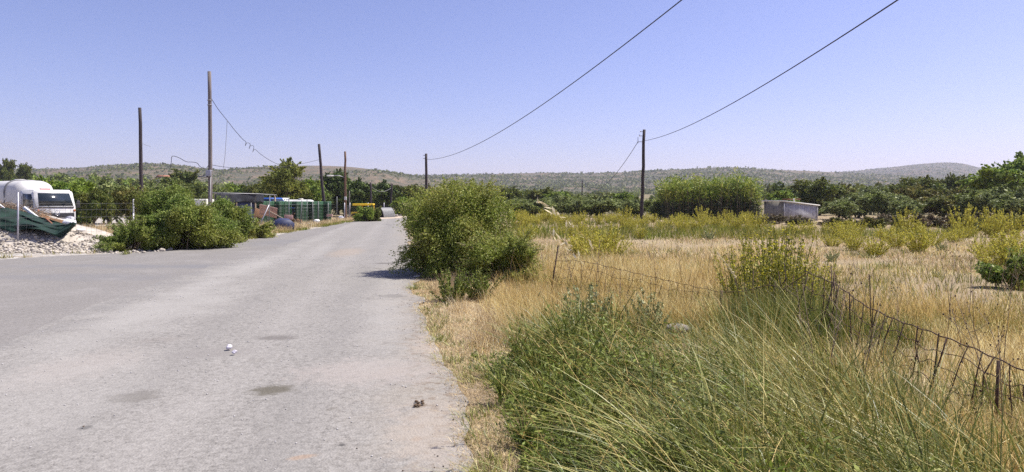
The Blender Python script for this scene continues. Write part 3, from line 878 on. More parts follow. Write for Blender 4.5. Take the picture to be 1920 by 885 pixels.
TREES = [
    # kind, px, top y, width px, distance, label, group
    ('oak', 12, 297, 30, 175, 'small dark tree on the slope crest at the far left edge', None),
    ('oak2', 44, 307, 26, 185, 'small dark tree second from the left on the slope crest', None),
    ('canes', 20, 336, 66, 46, 'pale green leafy tree behind the white tank of the truck', None),
    ('fresh', 86, 336, 66, 52, 'light green tree rising behind the truck cab roof', None),
    ('canes', 142, 330, 74, 44, 'bright willowy tree just right of the white truck', None),
    ('olive', 205, 344, 100, 50, 'grey green tree between the willowy tree and the thin leaning pole', None),
    ('oak2', 176, 356, 60, 43, 'low dark tree behind the wire fence right of the truck', None),
    ('brown', 243, 350, 60, 45, 'brownish low tree at the foot of the thin leaning pole', None),
    ('oak', 346, 318, 76, 105, 'dense dark round tree left of the tall pale pole', None),
    ('olive2', 300, 345, 100, 80, 'low grey green tree behind the bramble bush', None),
    ('fresh', 437, 346, 52, 95, 'green tree behind the black tarpaulin shed', None),
    ('oak2', 472, 344, 46, 92, 'dark green tree over the right end of the black shed', None),
    ('olive2', 410, 356, 60, 85, 'grey green tree just right of the tall pale pole', None),
    ('yellow', 536, 308, 82, 74, 'tall rounded yellow green tree behind the crates', None),
    ('yellow', 508, 340, 44, 76, 'lower yellow green tree left of the tall rounded one', None),
    ('fresh', 582, 338, 56, 76, 'bright green tree behind the leaning pole by the crates', None),
    ('pine', 634, 325, 76, 90, 'tall dark pine with rounded top behind the street lamp pole', None),
    ('pine', 598, 346, 50, 86, 'dark pine between the leaning pole and the street lamp pole', None),
    ('pine', 668, 341, 66, 84, 'dark pine behind the yellow machine', None),
    ('pine', 716, 344, 66, 95, 'dark pine behind the metal half pipe shelter', None),
    ('oak', 766, 346, 56, 88, 'dark oak left of the big roadside bush', None),
    ('fresh', 757, 371, 50, 80, 'light green small tree beside the road end', None),
    ('brown', 800, 348, 60, 84, 'brownish oak half hidden by the big roadside bush', None),
    ('oak', 952, 350, 62, 110, 'dark oak just right of the big roadside bush', None),
    ('oak2', 1010, 354, 76, 120, 'dark oak above the olive trees in the middle distance', None),
    ('olive', 968, 372, 60, 76, G1, G1), ('olive2', 1002, 374, 74, 72, G1, G1), ('olive', 1052, 366, 66, 84, G1, G1), ('olive2', 1078, 374, 56, 74, G1, G1),
    ('olive', 1128, 370, 80, 74, G1, G1), ('olive2', 1168, 374, 60, 78, G1, G1), ('olive', 1196, 372, 50, 72, G1, G1), ('olive2', 1098, 366, 70, 92, G1, G1),
    ('fresh', 1046, 360, 56, 110, 'fresh green tree among the olives left of the distant thin pole', None),
    ('fresh', 1172, 362, 50, 100, 'fresh green tree left of the field pole', None),
    ('olive2', 1236, 378, 40, 66, 'olive tree just right of the field pole', None),
    ('layered', 1464, 336, 34, 92, 'dark layered cedar behind the left end of the grey shed', None),
    ('layered', 1490, 342, 26, 120, 'smaller pale cedar right of the dark layered cedar', None),
    ('oak', 1535, 334, 96, 84, 'broad dark oak behind the grey shed', None),
    ('fresh', 1462, 358, 60, 80, 'green tree between the cane thicket and the grey shed', None),
    ('brown', 1578, 346, 60, 100, 'dull green oak right of the broad dark oak', None),
    ('olive', 1572, 376, 66, 64, G2, G2), ('olive2', 1610, 364, 72, 70, G2, G2), ('olive', 1655, 358, 80, 67, G2, G2), ('olive2', 1632, 352, 60, 88, G2, G2),
    ('oak2', 1684, 346, 60, 82, 'dark oak right of the nearest olives', None),
    ('oak', 1728, 330, 84, 92, 'tall dark oak at the middle of the right hand wood', None),
    ('brown', 1716, 346, 66, 74, 'browning oak in front of the tall dark oak', None),
    ('oak2', 1784, 330, 70, 100, 'dark oak under the peak of the far right hill', None),
    ('brown', 1770, 362, 86, 62, 'grey brown bushy tree in front of the right hand wood', None),
    ('brown', 1826, 342, 66, 84, 'browning oak left of the tall tree at the right edge', None),
    ('olive2', 1826, 376, 70, 60, G2, G2), ('olive', 1868, 352, 100, 58, G2, G2), ('olive', 1925, 356, 90, 56, G2, G2),
    ('airy', 1888, 292, 120, 76, 'tall fresh green tree with open layered crown at the right edge', None),
    ('airy', 1950, 286, 100, 82, 'tallest tree cut by the right edge of the view', None),
    ('olive2', 1700, 376, 60, 62, G2, G2),
]
for kind, px, ty, w, d, lab, grp in TREES:
    lab2 = {G1: 'grey green olive tree in the row between big bush and field pole', G2: 'grey green olive tree in the wood right of the grey shed'}.get(lab, lab)
    place(KIND[kind], px, ty, w, d, lab2, kind not in seen, grp); seen.add(kind)

# brown and dark shrubs along the far side of the field
brush = make_shrub('dry_shrub', '', 'shrub', 201, 2.6, 1.6, 1.1, 5200, .075, M['brush'], 26, 30, .35, 120, 14)
brush2 = make_shrub('green_shrub', '', 'shrub', 202, 2.2, 1.5, 1.0, 4200, .08, M['brownish'], 24, 24, .3, 90, 14)
GB = 'dry shrubs along the far edge of the field'
first = {1: True, 2: True}
for i, (k, px, ty, w, d, lab) in enumerate([
        (1, 1455, 405, 56, 50, ''), (1, 1500, 408, 60, 48, ''), (1, 1560, 412, 66, 45, ''), (2, 1575, 413, 50, 43, 'dark green shrub below the right end of the grey shed'),
        (1, 1618, 410, 66, 44, ''), (2, 1640, 412, 44, 42, 'dark green shrub in the dry hedge below the nearest olives'), (2, 1690, 410, 44, 43, 'round dark green shrub in the middle of the dry hedge'),
        (1, 1735, 404, 70, 44, ''), (1, 1780, 406, 80, 43, ''), (2, 1815, 406, 76, 38, 'wide dark green shrub toward the right end of the dry hedge'), (1, 1850, 402, 70, 42, ''),
        (2, 1912, 404, 50, 40, 'dark green shrub in the dry hedge at the right edge'), (1, 1790, 420, 60, 36, ''), (1, 1420, 408, 40, 50, ''), (1, 1880, 408, 50, 44, ''), (1, 1936, 400, 60, 42, ''), (1, 1665, 404, 60, 50, '')]):
    place(brush if k == 1 else brush2, px, ty - 5, w * 1.15, d, lab or 'low brown dry shrub in the hedge along the far field edge', first[k], GB if k == 1 else None); first[k] = False

# ------------------------------------------------------------------ giant cane thicket
def canes(name, label, seed, W, D, H, n, sc_h=(.7, 1.05)):
    rng = np.random.default_rng(seed)
    root = thing(name, label, 'cane thicket')
    x = rng.uniform(-W / 2, W / 2, n); y = rng.uniform(-D / 2, D / 2, n)
    prof = .72 + .44 * fbm(x * 1.5 + 20, y * 1.5, seed, 3)
    h = H * prof * rng.uniform(*sc_h, n) * (1 - .12 * (np.abs(x) / (W / 2)) ** 6) * np.where(rng.uniform(size=n) < .07, 1.14, 1)
    ln = rdir(rng, n) * rng.uniform(0, .16, n)[:, None] * h[:, None]
    ln[:, 0] += .12 * x / W * h
    mb = MB()
    Ps, As, Sz, Ps2, As2, Sz2 = [], [], [], [], [], []
    for i in range(n):
        t = np.array([0, .5, 1.0])[:, None]
        pts = np.concatenate([np.array([x[i], y[i]]) + ln[i] * t ** 2, h[i] * t - .05], 1)
        mb.tube(pts, [.016, .012, .005], 4, caps=False)
        m = 30
        tt = 1 - .95 * rng.uniform(0, 1, m) ** 1.25; a = rng.uniform(0, 6.28, m)
        dd = np.stack([np.cos(a), np.sin(a), rng.uniform(.2, 1.5, m)], 1)
        base = np.stack([x[i] + ln[i, 0] * tt ** 2, y[i] + ln[i, 1] * tt ** 2, h[i] * tt], 1)
        p = base + dd * .22
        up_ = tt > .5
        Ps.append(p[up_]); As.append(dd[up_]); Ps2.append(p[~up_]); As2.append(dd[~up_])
    P = np.vstack(Ps); V, Q = leaves(rng, P, .075 * rng.uniform(.7, 1.3, len(P)), 6.5, .4, .12, np.vstack(As))
    P2 = np.vstack(Ps2); V2, Q2 = leaves(rng, P2, .09 * rng.uniform(.7, 1.3, len(P2)), 5.0, .2, .5, np.vstack(As2))  # lower half of the leaves, shade put into their colour
    mb.build('canes', M['twig'], root); arrays('leaves', V, Q, None, M['cane'], root); arrays('shaded_leaves', V2, Q2, None, M['cane_dark'], root)
    return root


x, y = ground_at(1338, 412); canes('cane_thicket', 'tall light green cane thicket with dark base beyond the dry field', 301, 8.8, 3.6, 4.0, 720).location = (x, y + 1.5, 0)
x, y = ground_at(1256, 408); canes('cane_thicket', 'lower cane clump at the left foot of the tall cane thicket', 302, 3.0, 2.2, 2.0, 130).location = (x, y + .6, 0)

# ------------------------------------------------------------------ roadside bushes
o = make_shrub('roadside_bush', 'big rounded green bush overhanging the right edge of the road', 'bush', 401, 2.6, 2.6, 2.14, 170000, .0245, M['bush'], 72, 150, .42, 800, 34, elong=1.9, hollow=.45)
x, y = ground_at(862, 520); o.location = (x, y + .9, 0)
o = make_shrub('roadside_bush', 'low feathery green bush at the right foot of the big roadside bush', 'bush', 402, 1.6, 1.3, .95, 34000, .021, M['bush'], 30, 60, .45, 320, 30, elong=2.4)
x, y = ground_at(935, 530); o.location = (x + .1, y, 0)
for (nm, lab, sd, px, py, W, D, Hh, nl, lf, mt) in [
        ('bramble_bush', 'largest bramble bush on the left roadside below the two tall poles', 411, 318, 469, 3.5, 2.4, 1.95, 130000, .038, 'bramble'),
        ('bramble_bush', 'bramble bush with yellowish new growth at the top of the left roadside thicket', 412, 300, 455, 2.6, 2.0, 2.3, 66000, .038, 'bramble'),
        ('bramble_bush', 'low bramble bush spilling onto the asphalt at the left end of the thicket', 413, 235, 472, 1.8, 1.3, .95, 36000, .038, 'bramble'),
        ('bramble_bush', 'bramble bush at the right end of the left roadside thicket', 414, 400, 457, 2.3, 2.2, 1.75, 90000, .04, 'bramble'),
        ('bramble_bush', 'small reddish bramble bush in front of the scrap heap', 415, 466, 447, 1.8, 1.3, .66, 22000, .042, 'bush')]:
    o = make_shrub(nm, lab, 'bush', sd, W, D, Hh, nl, lf, M[mt], 36, 70, .5, 330, 30, hollow=.3)
    x, y = ground_at(px, py); o.location = (x, y + D * .35, 0)
for (lab, sd, px, py, W, Hh, mt) in [('blue green shrub in front of the yellow machine', 421, 682, 415.5, 1.7, 1.35, 'fresh'), ('darker green shrub in front of the yellow machine', 422, 698, 415, 1.6, 1.5, 'dark')]:
    o = make_shrub('roadside_shrub', lab, 'shrub', sd, W, 1.2, Hh, 5200, .08, M[mt], 22, 20, .3, 60, 12)
    x, y = ground_at(px, py); o.location = (x, y, tz(x, y))
o = make_shrub('green_shrub', 'dark leafy shrub at the right edge of the dry field', 'shrub', 423, 1.15, 1.0, .62, 9000, .04, M['bramble'], 22, 26, .3, 80, 16)
x, y = ground_at(1906, 540); o.location = (x, y, 0)

# ================================================================== POLES AND WIRES
def pole(name, label, px_top, y_top, px_base, d, r, mat, cat='utility pole', group=None, dz=0):
    """tapered timber pole standing d metres off; returns the thing and a function for points along it"""
    bx = (px_base - CX) / F * d; bz = tz(bx, d)
    tp = at(px_top, y_top, d)
    root = thing(name, label, cat, (bx, d, bz), group=group)
    top = np.array([tp[0] - bx, 0, tp[2] - bz])
    t = np.linspace(0, 1, 9)[:, None]
    rg = np.random.default_rng(int(px_top))
    P = np.array([0, 0, -.3]) * (1 - t) + top * t
    P[1:-1, 0] += rg.normal(size=7) * r * .12
    mb = MB(); mb.tube(P, np.linspace(r, r * .78, 9), 14)
    mb.build('shaft', M[mat], root, smooth=False)
    return root, (lambda py: (bx + top[0] * ((CAMZ + (HZ - py) / F * d) - bz) / top[2], d, CAMZ + (HZ - py) / F * d)), top


pa, fa, ta = pole('utility_pole', 'dark leaning bare pole, leftmost, behind the wire fence', 262, 202, 267, 40, .115, 'pole')
pb, fb, tb = pole('utility_pole', 'tallest pale weathered pole with a metal lamp box, left of the black shed', 392.5, 134, 395, 32, .105, 'pole_pale')
pc, fc, tc_ = pole('utility_pole', 'leaning pole at the right end of the green crates', 598, 270, 611, 55, .13, 'pole')
pd, fd, td = pole('street_lamp', 'reddish upright pole with a lamp arm beside the dirt track entrance', 647, 284, 648, 60, .115, 'pole_red', 'street lamp')
pe, fe, te = pole('utility_pole', 'short dark pole behind the yellow machine', 695, 342, 695.5, 78, .14, 'pole')
pf, ff, tf = pole('utility_pole', 'short dark pole behind the half pipe shelter', 734, 344, 733, 82, .14, 'pole')
pg, fg, tg_ = pole('utility_pole', 'far thin pole at the road end left of the big bush', 762, 352, 762, 96, .11, 'pole')
ph, fh, th = pole('utility_pole', 'dark pole rising out of the top of the big roadside bush', 799, 288, 800, 50, .115, 'pole')
pi, fi_, ti = pole('utility_pole', 'solitary dark pole with small brackets standing in the dry field', 1208, 243, 1203, 50, .135, 'pole')
pj, fj_, tj = pole('utility_pole', 'distant thin pole among the olive trees left of the field pole', 1091.5, 337, 1091, 135, .13, 'pole')
pk, fk, tk = pole('utility_pole', 'far pale thin post at the foot of the pines left of the half pipe shelter', 655, 358, 656, 72, .06, 'pole_pale')

# lamp box, strap, conduit on the pale pole
def local(p, root): return np.array(p) - np.array(root.location[:])
z0 = fb(325)
q = local(z0, pb)
mb = MB(); mb.bbox((q[0] - .02, -.13, q[2]), (.25, .10, .30), .02); mb.build('junction_box', M['galv'], pb)
mb = MB(); mb.box((q[0] - .26, -.18, q[2] - .17), (.36, .26, .07)); mb.tube([(q[0] - .08, -.14, q[2] - .06), (q[0] - .28, -.18, q[2] - .11)], .025, 8)
fl = mb.build('floodlight', M['grey_plastic'], pb)
mb = MB(); mb.box((q[0] - .26, -.185, q[2] - .212), (.28, .2, .012)); mb.build('lamp_glass', M['lamp_glass'], fl)
for zz in (q[2] + .12, local(fb(197), pb)[2], local(fb(188), pb)[2]):
    mb = MB(); a = np.linspace(0, 6.283, 15); mb.tube(np.stack([q[0] * zz / q[2] + .113 * np.cos(a), .113 * np.sin(a), zz + 0 * a], 1), .012, 5); mb.build('strap', M['galv'], pb)
mb = MB(); mb.tube([(q[0] + .07, -.1, q[2] - .15), (q[0] + .04, -.11, q[2] * .6), (.03, -.12, .1)], .028, 7); mb.build('conduit', M['cable_pale'], pb)
# arm and lantern of the street lamp
q = local(fd(331), pd)
mb = MB(); mb.tube([(q[0] + .05, 0, q[2] - .1), (q[0] - .5, -.3, q[2] + .08), (q[0] - 1.0, -.6, q[2] + .05)], .03, 7); mb.build('arm', M['galv'], pd)
mb = MB(); mb.bbox((q[0] - 1.18, -.7, q[2] + .05), (.62, .24, .12), .05, rz=.5); ll = mb.build('lantern', M['off_white'], pd)
mb = MB(); mb.box((q[0] - 1.18, -.7, q[2] - .015), (.4, .16, .02), rz=.5); mb.build('lamp_glass', M['lamp_glass'], ll)
mb = MB(); mb.bbox((.02, -.15, local(fd(372), pd)[2]), (.2, .14, .3), .02); mb.build('fuse_box', M['off_white'], pd)
# brackets on the field pole
for py, l in ((247, .30), (255, .36)):
    q = local(fi_(py), pi); mb = MB(); mb.tube([(q[0] + .02, -.02, q[2]), (q[0] - l, -.06, q[2])], .022, 6); mb.build('bracket', M['galv_dull'], pi)
q = local(fi_(266), pi); mb = MB(); mb.tube([(q[0] + .02, -.02, q[2]), (q[0] - .48, -.06, q[2])], .022, 6)
q1, q2 = local(fi_(263), pi), local(fi_(269), pi)
mb.tube([(q1[0] - .46, -.06, q1[2] + .22), (q1[0] - .46, -.06, q2[2])], .02, 6)
mb.build('bracket', M['galv_dull'], pi)
for py, l in ((247, .30), (255, .36)):
    q = local(fi_(py), pi); m2 = MB(); m2.tube([(q[0] - l, -.06, q[2] - .03), (q[0] - l, -.06, q[2] + .10)], [.035, .025], 8); m2.build('insulator', M['chrome'], pi)
for P_, y_ in ((ph, 291), (ph, 297)):
    q = local(fh(y_), ph); m2 = MB(); m2.tube([(q[0], 0, q[2]), (q[0] - .22, -.05, q[2] - .02)], .02, 6); m2.build('bracket', M['galv_dull'], ph)


def cable(label, pts, r=.012, mat='cable', name='overhead_cable'):
    mb = MB(); mb.tube(pts, r, 6)
    return tag(mb.build(name, M[mat], smooth=True), label, 'cable')


a = fi_(264); cable('thick black cable from the field pole up to the right top of the view', quad_through(a, at(1440, 150, 20.5), at(1683, 0, 13), 60, 0, 1.6), .015)
a = fh(299); cable('black cable curving from behind the big bush up to the middle top of the view', quad_through((a[0], a[1], a[2]), at(1000, 210, 23), at(1278, 0, 13), 60, 0, 1.6), .012)
cable('cable falling from the field pole to the distant thin pole on its left', line_sag((fi_(266)[0] - .46, 49.9, fi_(266)[2]), fj_(339), 2.6, 40), .022)


def path3(pts):
    """smooth curve through (px, py, d) key points"""
    K = np.array([at(*p) for p in pts]); n = len(K)
    t = np.arange(n); tt = np.linspace(0, n - 1, (n - 1) * 8 + 1)
    out = []
    for x in tt:
        i = min(int(x), n - 2); u = x - i
        p0, p1, p2, p3 = K[max(i - 1, 0)], K[i], K[i + 1], K[min(i + 2, n - 1)]
        out.append(.5 * ((2 * p1) + (-p0 + p2) * u + (2 * p0 - 5 * p1 + 4 * p2 - p3) * u ** 2 + (-p0 + 3 * p1 - 3 * p2 + p3) * u ** 3))
    return np.array(out)


def k3(lst, d0, d1):
    n = len(lst); return [(p[0], p[1], d0 + (d1 - d0) * i / (n - 1)) for i, p in enumerate(lst)]


cable('slack cable with loose coils from the tall pale pole toward the tall yellow green tree', path3(k3([(397, 186), (410, 206), (426, 226), (440, 244), (455, 261), (461, 266), (460, 273), (463, 268), (469, 270), (467, 279), (470, 273), (476, 275), (474, 285), (478, 280), (490, 290), (505, 300), (525, 310), (545, 318)], 32, 50)), .014)
cable('thin drop wire hanging from the coiled slack cable', path3(k3([(426, 226), (424, 260), (421, 300), (415, 330), (404, 346)], 34, 35)), .010, 'cable_pale')
cable('drooping loop of black cable between the dark leaning pole and the pale pole', path3(k3([(319, 316), (321, 305), (323, 293), (336, 296), (349, 303), (362, 304), (370, 306), (376, 313), (386, 316), (393, 306)], 34, 32)), .014)
cable('level cable running right from the pale pole below the coiled cable', path3(k3([(396, 309), (420, 313), (450, 315), (500, 316), (560, 308), (600, 299)], 32, 55)), .013)
cable('pale guy wire slanting down left of the dense round tree', path3(k3([(314, 316), (302, 334), (290, 352)], 36, 38)), .012, 'cable_pale', 'guy_wire')
cable('short wire hanging off the dark leaning pole', path3(k3([(265, 268), (271, 271), (283, 275)], 40, 40)), .010, 'cable_pale')
cable('yellowish sagging cable between the short poles behind the yellow machine', line_sag(fe(349), ff(352), .55, 16), .02, 'cable_pale')

# ================================================================== WHITE TRUCK
def make_truck():
    x, y = (90 - CX) / F * 33.0, 33.0
    root = thing('truck', 'white tank truck parked behind the rubble heap at the left edge', 'truck', (x, y, 0), -math.pi / 2 + R(62))
    # local +x is forward; cab 2.0 wide
    def cab_out():
        return [(-.85, .55), (.80, .55), (.86, .75), (.84, 1.40), (.54, 2.10), (.44, 2.17), (-.72, 2.20), (-.85, 2.10)]
    mb = MB(); mb.prism([(a, b) for a, b in cab_out()], 'y', -.98, .98)
    cab = mb.build('cab', M['white_paint'], root)
    mb = MB(); mb.bbox((-.14, 0, 2.19), (1.12, 1.86, .09), .045); mb.build('cab_roof', M['white_paint'], root)
    # windscreen, proud of the sloping front
    def front(zc):
        return .84 - (zc - 1.40) / .70 * .30
    mb = MB(); V = []
    for z_, hw in ((1.44, .88), (2.07, .80)):
        xx = front(z_) + .006
        V += [(xx, -hw, z_), (xx, hw, z_), (xx - .01, hw, z_), (xx - .01, -hw, z_)]
    mb.add(V, [(0, 1, 5, 4), (3, 7, 6, 2), (0, 4, 7, 3), (1, 2, 6, 5), (4, 5, 6, 7), (0, 3, 2, 1)])
    ws = mb.build('windscreen', M['glass'], root)
    for yy in (-.4, .35):
        mb = MB(); mb.tube([(front(1.44) + .02, yy, 1.44), (front(1.58) + .022, yy + .35, 1.58)], .009, 5); mb.build('wiper', M['black_plastic'], ws)
    mb = MB(); mb.box((.865, 0, 1.385), (.03, 1.8, .05)); mb.build('cowl', M['black_plastic'], root)
    mb = MB(); mb.bbox((.875, 0, .98), (.05, 1.80, .24), .02); gr = mb.build('grille', M['black_plastic'], root)
    for z_ in (.75, .80, .85):
        pass
    # round badge: ring with three spokes
    mb = MB(); a = np.linspace(0, 2 * math.pi, 25)
    mb.tube(np.stack([.915 + 0 * a, .12 * np.cos(a), .1 + 1.0 + .12 * np.sin(a)], 1), .014, 6, caps=False)
    for k in range(3):
        t = math.pi / 2 + k * 2 * math.pi / 3; mb.tube([(.915, 0, 1.1), (.915, .12 * math.cos(t), 1.1 + .12 * math.sin(t))], [.018, .006], 5)
    mb.build('badge', M['chrome'], gr)
    mb = MB(); mb.bbox((.86, 0, .50), (.26, 1.96, .26), .05); mb.build('bumper', M['grey_plastic'], root)
    for s in (-1, 1):
        mb = MB(); mb.bbox((.99, s * .70, .53), (.04, .34, .15), .015); mb.build('headlight', M['lamp_glass'], root)
        mb = MB(); mb.bbox((.86, s * .92, 1.22), (.04, .09, .10), .012); mb.build('indicator', M['orange_plastic'], root)
        mb = MB(); mb.prism([(-.55, 1.42), (.52, 1.42), (.30, 2.02), (-.55, 2.04)], 'y', s * .984 - .006, s * .984 + .006); wd = mb.build('side_window', M['glass'], root)
        mb = MB(); mb.tube([(.62, s * 1.0, 1.75), (.72, s * 1.18, 1.78), (.72, s * 1.18, 1.4)], .014, 6); mi = mb.build('mirror_arm', M['black_plastic'], root)
        mb = MB(); mb.bbox((.72, s * 1.19, 1.52), (.07, .17, .36), .025); mb.build('mirror', M['black_plastic'], mi)
        mb = MB(); mb.box((.56, s * .984, 1.0), (.012, .012, .8)); mb.box((-.66, s * .984, 1.25), (.012, .012, 1.4)); mb.box((-.05, s * .984, .60), (1.2, .012, .012)); mb.build('door_seam', M['black_plastic'], root)['kind'] = 'stuff'
        mb = MB(); mb.bbox((-.45, s * 1.0, 1.08), (.16, .03, .04), .008); mb.build('door_handle', M['black_plastic'], root)
        for xx in (.25, -3.3):
            mb = MB(); mb.tube([(xx, s * .70, .42), (xx, s * .98, .42)], .42, 22); wh = mb.build('wheel', M['rubber'], root)
            mb = MB(); mb.tube([(xx, s * .95, .42), (xx, s * .99, .42)], .23, 16); mb.build('rim', M['galv'], wh)
    mb = MB(); mb.box((-2.2, .42, .66), (4.6, .10, .18)); mb.box((-2.2, -.42, .66), (4.6, .10, .18)); mb.box((-4.2, 0, .66), (.12, .8, .14)); mb.box((-1.2, 0, .66), (.12, .8, .14)); mb.build('chassis', M['grey_plastic'], root)
    # tank with domed ends
    prof = [(0, .0), (.03, .35), (.12, .68), (.3, .93), (.6, 1.0), (3.2, 1.0), (3.5, .93), (3.68, .68), (3.77, .35), (3.8, 0)]
    a = np.linspace(0, 2 * math.pi, 37)
    def ring(xx, k):
        return [(xx, 1.02 * k * np.sign(math.cos(t)) * abs(math.cos(t)) ** .55, 1.78 + .94 * k * np.sign(math.sin(t)) * abs(math.sin(t)) ** .62) for t in a]
    mb = MB(); mb.sheet([ring(-.95 - u, max(v, .001)) for u, v in prof]); tk_ = mb.build('tank', M['off_white'], root, smooth=True)
    mb = MB()
    for xx in (-2.35,):
        mb.tube(np.array(ring(xx, 1.015)), .05, 6, caps=False)
    mb.build('tank_band', M['grey_plastic'], tk_)
    mb = MB(); mb.tube([(-2.9, 0, 2.70), (-2.9, 0, 2.80)], .26, 18); mb.build('hatch', M['off_white'], tk_)
    mb = MB(); mb.bbox((-.3, 0, 2.26), (.14, .5, .08), .02); mb.build('roof_marker', M['red_paint'], root)
    root.scale = (.9, .9, 1.0)
    return root


make_truck()

# ================================================================== RUBBLE, NET AND RUBBISH
def mound(name, label, cx, cy, W, D, H, seed, mat, n=40, kind=None, ang=0.0):
    u = np.linspace(-1, 1, n); X, Y = np.meshgrid(u, u, indexing='ij')
    k = np.clip(1 - (X ** 2 + Y ** 2) ** .9, 0, 1) ** .8
    Z = H * k * (.55 + .9 * fbm(X * 2 + seed, Y * 2, seed, 4)) + .10 * (fbm(X * 9, Y * 9, seed + 3, 3) - .5) * (k > 0) - .02
    ca, sa = math.cos(ang), math.sin(ang)
    xx = X * W / 2; yy = Y * D / 2
    V = np.stack([cx + xx * ca - yy * sa, cy + xx * sa + yy * ca, Z], -1)
    i = np.arange(n - 1)[:, None] * n; j = np.arange(n - 1)[None]
    Q = np.stack([i + j, i + n + j, i + n + j + 1, i + j + 1], -1).reshape(-1, 4)
    o = arrays(name, V.reshape(-1, 3), Q, None, mat)
    return o, (lambda x, y: 0)


def rocks_stuff(name, label, boxes, n, s0, s1, seed, hf=None, mat='stone'):
    rg = random.Random(seed); mb = MB()
    for i in range(n):
        x0, x1, y0, y1 = rg.choice(boxes); x, y = rg.uniform(x0, x1), rg.uniform(y0, y1)
        s = rg.uniform(s0, s1) * (1 if rg.random() < .85 else 1.8)
        z = (hf(x, y) if hf else 0)
        mb.rock((x, y, z + s * .15), (s, s * rg.uniform(.6, 1), s * rg.uniform(.4, .8)), seed * 1000 + i, 1)
    return stuff(mb.build(name, M[mat]), label, 'rubble')


def heap_h(x, y):
    """height of the rubble bank on the left: a low bank rising away from the road"""
    s = sstep(21.0, 23.6, y) * (1 - sstep(25.5, 28, y)) * sstep(-12.6, -14.2, x)
    lump = .55 + .9 * fbm(x * .55, y * .55, 77, 4)
    left = .30 + .75 * sstep(-14.5, -18.5, x)
    return float(s * lump * left)


n = 70
gx = np.linspace(-22, -12.2, n); gy = np.linspace(20.6, 28.4, n)
V = np.array([[(a, b, heap_h(a, b) + .05 * (vnoise(a * 4, b * 4, 4) - .5) - .02) for b in gy] for a in gx])
mbh = MB(); mbh.sheet(V); hb = mbh.build('rubble_bank', M['stone']); tag(hb, 'bank of white limestone rubble under the green net at the left edge', 'rubble')
hb['kind'] = 'structure'
rocks_stuff('rubble_stones', 'white broken stones covering the rubble bank at the left roadside', [(-21, -12.6, 21.0, 24.6), (-19, -13.4, 21.0, 22.8)], 1500, .04, .13, 51, heap_h)
rocks_stuff('rubble_stones.001', 'scattered pale stones along the left verge', [(-12.6, -11.4, 20.8, 22.6), (-14.6, -13.2, 30, 50), (-13.9, -13.1, 44, 55)], 130, .05, .14, 52)

# green shade net, draped from upper left down to the right
n, m = 34, 26
rows = []
for i in range(n):
    u = i / (n - 1)
    row = []
    for j in range(m):
        v = j / (m - 1)
        pxx = -40 + 172 * u + 8 * v
        ytop = 381 + 42 * u ** 1.15; ybot = 428 + 12 * u + 7 * math.sin(u * 9) - 26 * max(0, u - .82) / .18
        yy = ytop + (ybot - ytop) * v
        d = 24.6 - 1.9 * v - .4 * u
        x_, y_, z_ = at(pxx, yy, d)
        fold = .10 * math.sin(v * 15 + u * 5 + 2 * math.sin(u * 6)) + .05 * math.sin(v * 34 + u * 11)
        row.append((x_, y_ - fold, max(z_ + .3 * fold, heap_h(x_, y_) + .15)))
    rows.append(row)
mb = MB(); mb.sheet(rows)
net = mb.build('shade_net', M['net_green'], smooth=True); tag(net, 'dark green shade net draped over the rubble at the left edge', 'net')
sol = net.modifiers.new('thickness', 'SOLIDIFY'); sol.thickness = .015

# brown brushwood pile
rng = np.random.default_rng(55); mb = MB()
for i in range(900):
    t = rng.uniform(0, 1); px_ = -25 + 108 * t + rng.normal() * 8; d = rng.uniform(24.4, 26.0)
    x_, y_, _ = at(px_, 400, d); zt = .75 + (1.05 - .55 * t) * (1 - rng.uniform(0, 1) ** 1.6)
    a, e = rng.uniform(0, 6.28), rng.uniform(-.5, .8); L = rng.uniform(.25, .9)
    dv = np.array([math.cos(a) * math.cos(e), math.sin(a) * math.cos(e), math.sin(e)]) * L
    p = np.array([x_, y_, zt * .92]); mb.tube([p - dv / 2, p + np.array([0, 0, .05]) * rng.normal(), p + dv / 2], [.012, .009, .004], 3, caps=False)
bp = mb.build('brushwood_pile', M['twig']); stuff(bp, 'pile of dry brown brushwood in front of the truck at the left edge', 'brushwood')


def slab(name, label, cat, px, py, d, size, rot, mat, bevel=.01):
    mb = MB(); mb.bbox((0, 0, 0), size, bevel)
    o = mb.build(name, M[mat]); o.location = at(px, py, d); o.rotation_euler = tuple(R(v) for v in rot)
    return tag(o, label, cat)


slab('foam_board', 'white foam strip leaning above the right end of the green net', 'board', 58, 399, 24.3, (.62, .10, .10), (0, 40, 10), 'foam', .02)
slab('cardboard_sheet', 'bent brown cardboard sheet under the front of the truck', 'cardboard', 108, 420, 24.4, (.6, .05, .36), (-25, 12, 8), 'card')
slab('cardboard_sheet', 'smaller tan cardboard piece left of the bent brown sheet', 'cardboard', 82, 409, 24.8, (.55, .05, .28), (-50, 20, -15), 'card')
slab('plank', 'red brown plank lying slanted at the right end of the green net', 'plank', 104, 426, 23.9, (.95, .07, .05), (0, 40, -6), 'board', .006)
slab('plank', 'dark grey plank lying on the ground right of the cardboard', 'plank', 142, 436, 24.4, (1.1, .09, .05), (0, 9, 10), 'timber', .006)
slab('plank', 'short pale plank in front of the truck bumper', 'plank', 128, 427, 24.2, (.5, .10, .05), (10, -18, 20), 'timber', .006)
slab('plank', 'white slat poking out of the brushwood at the left edge', 'plank', 2, 386, 24.6, (.6, .07, .05), (0, 35, 0), 'foam', .006)


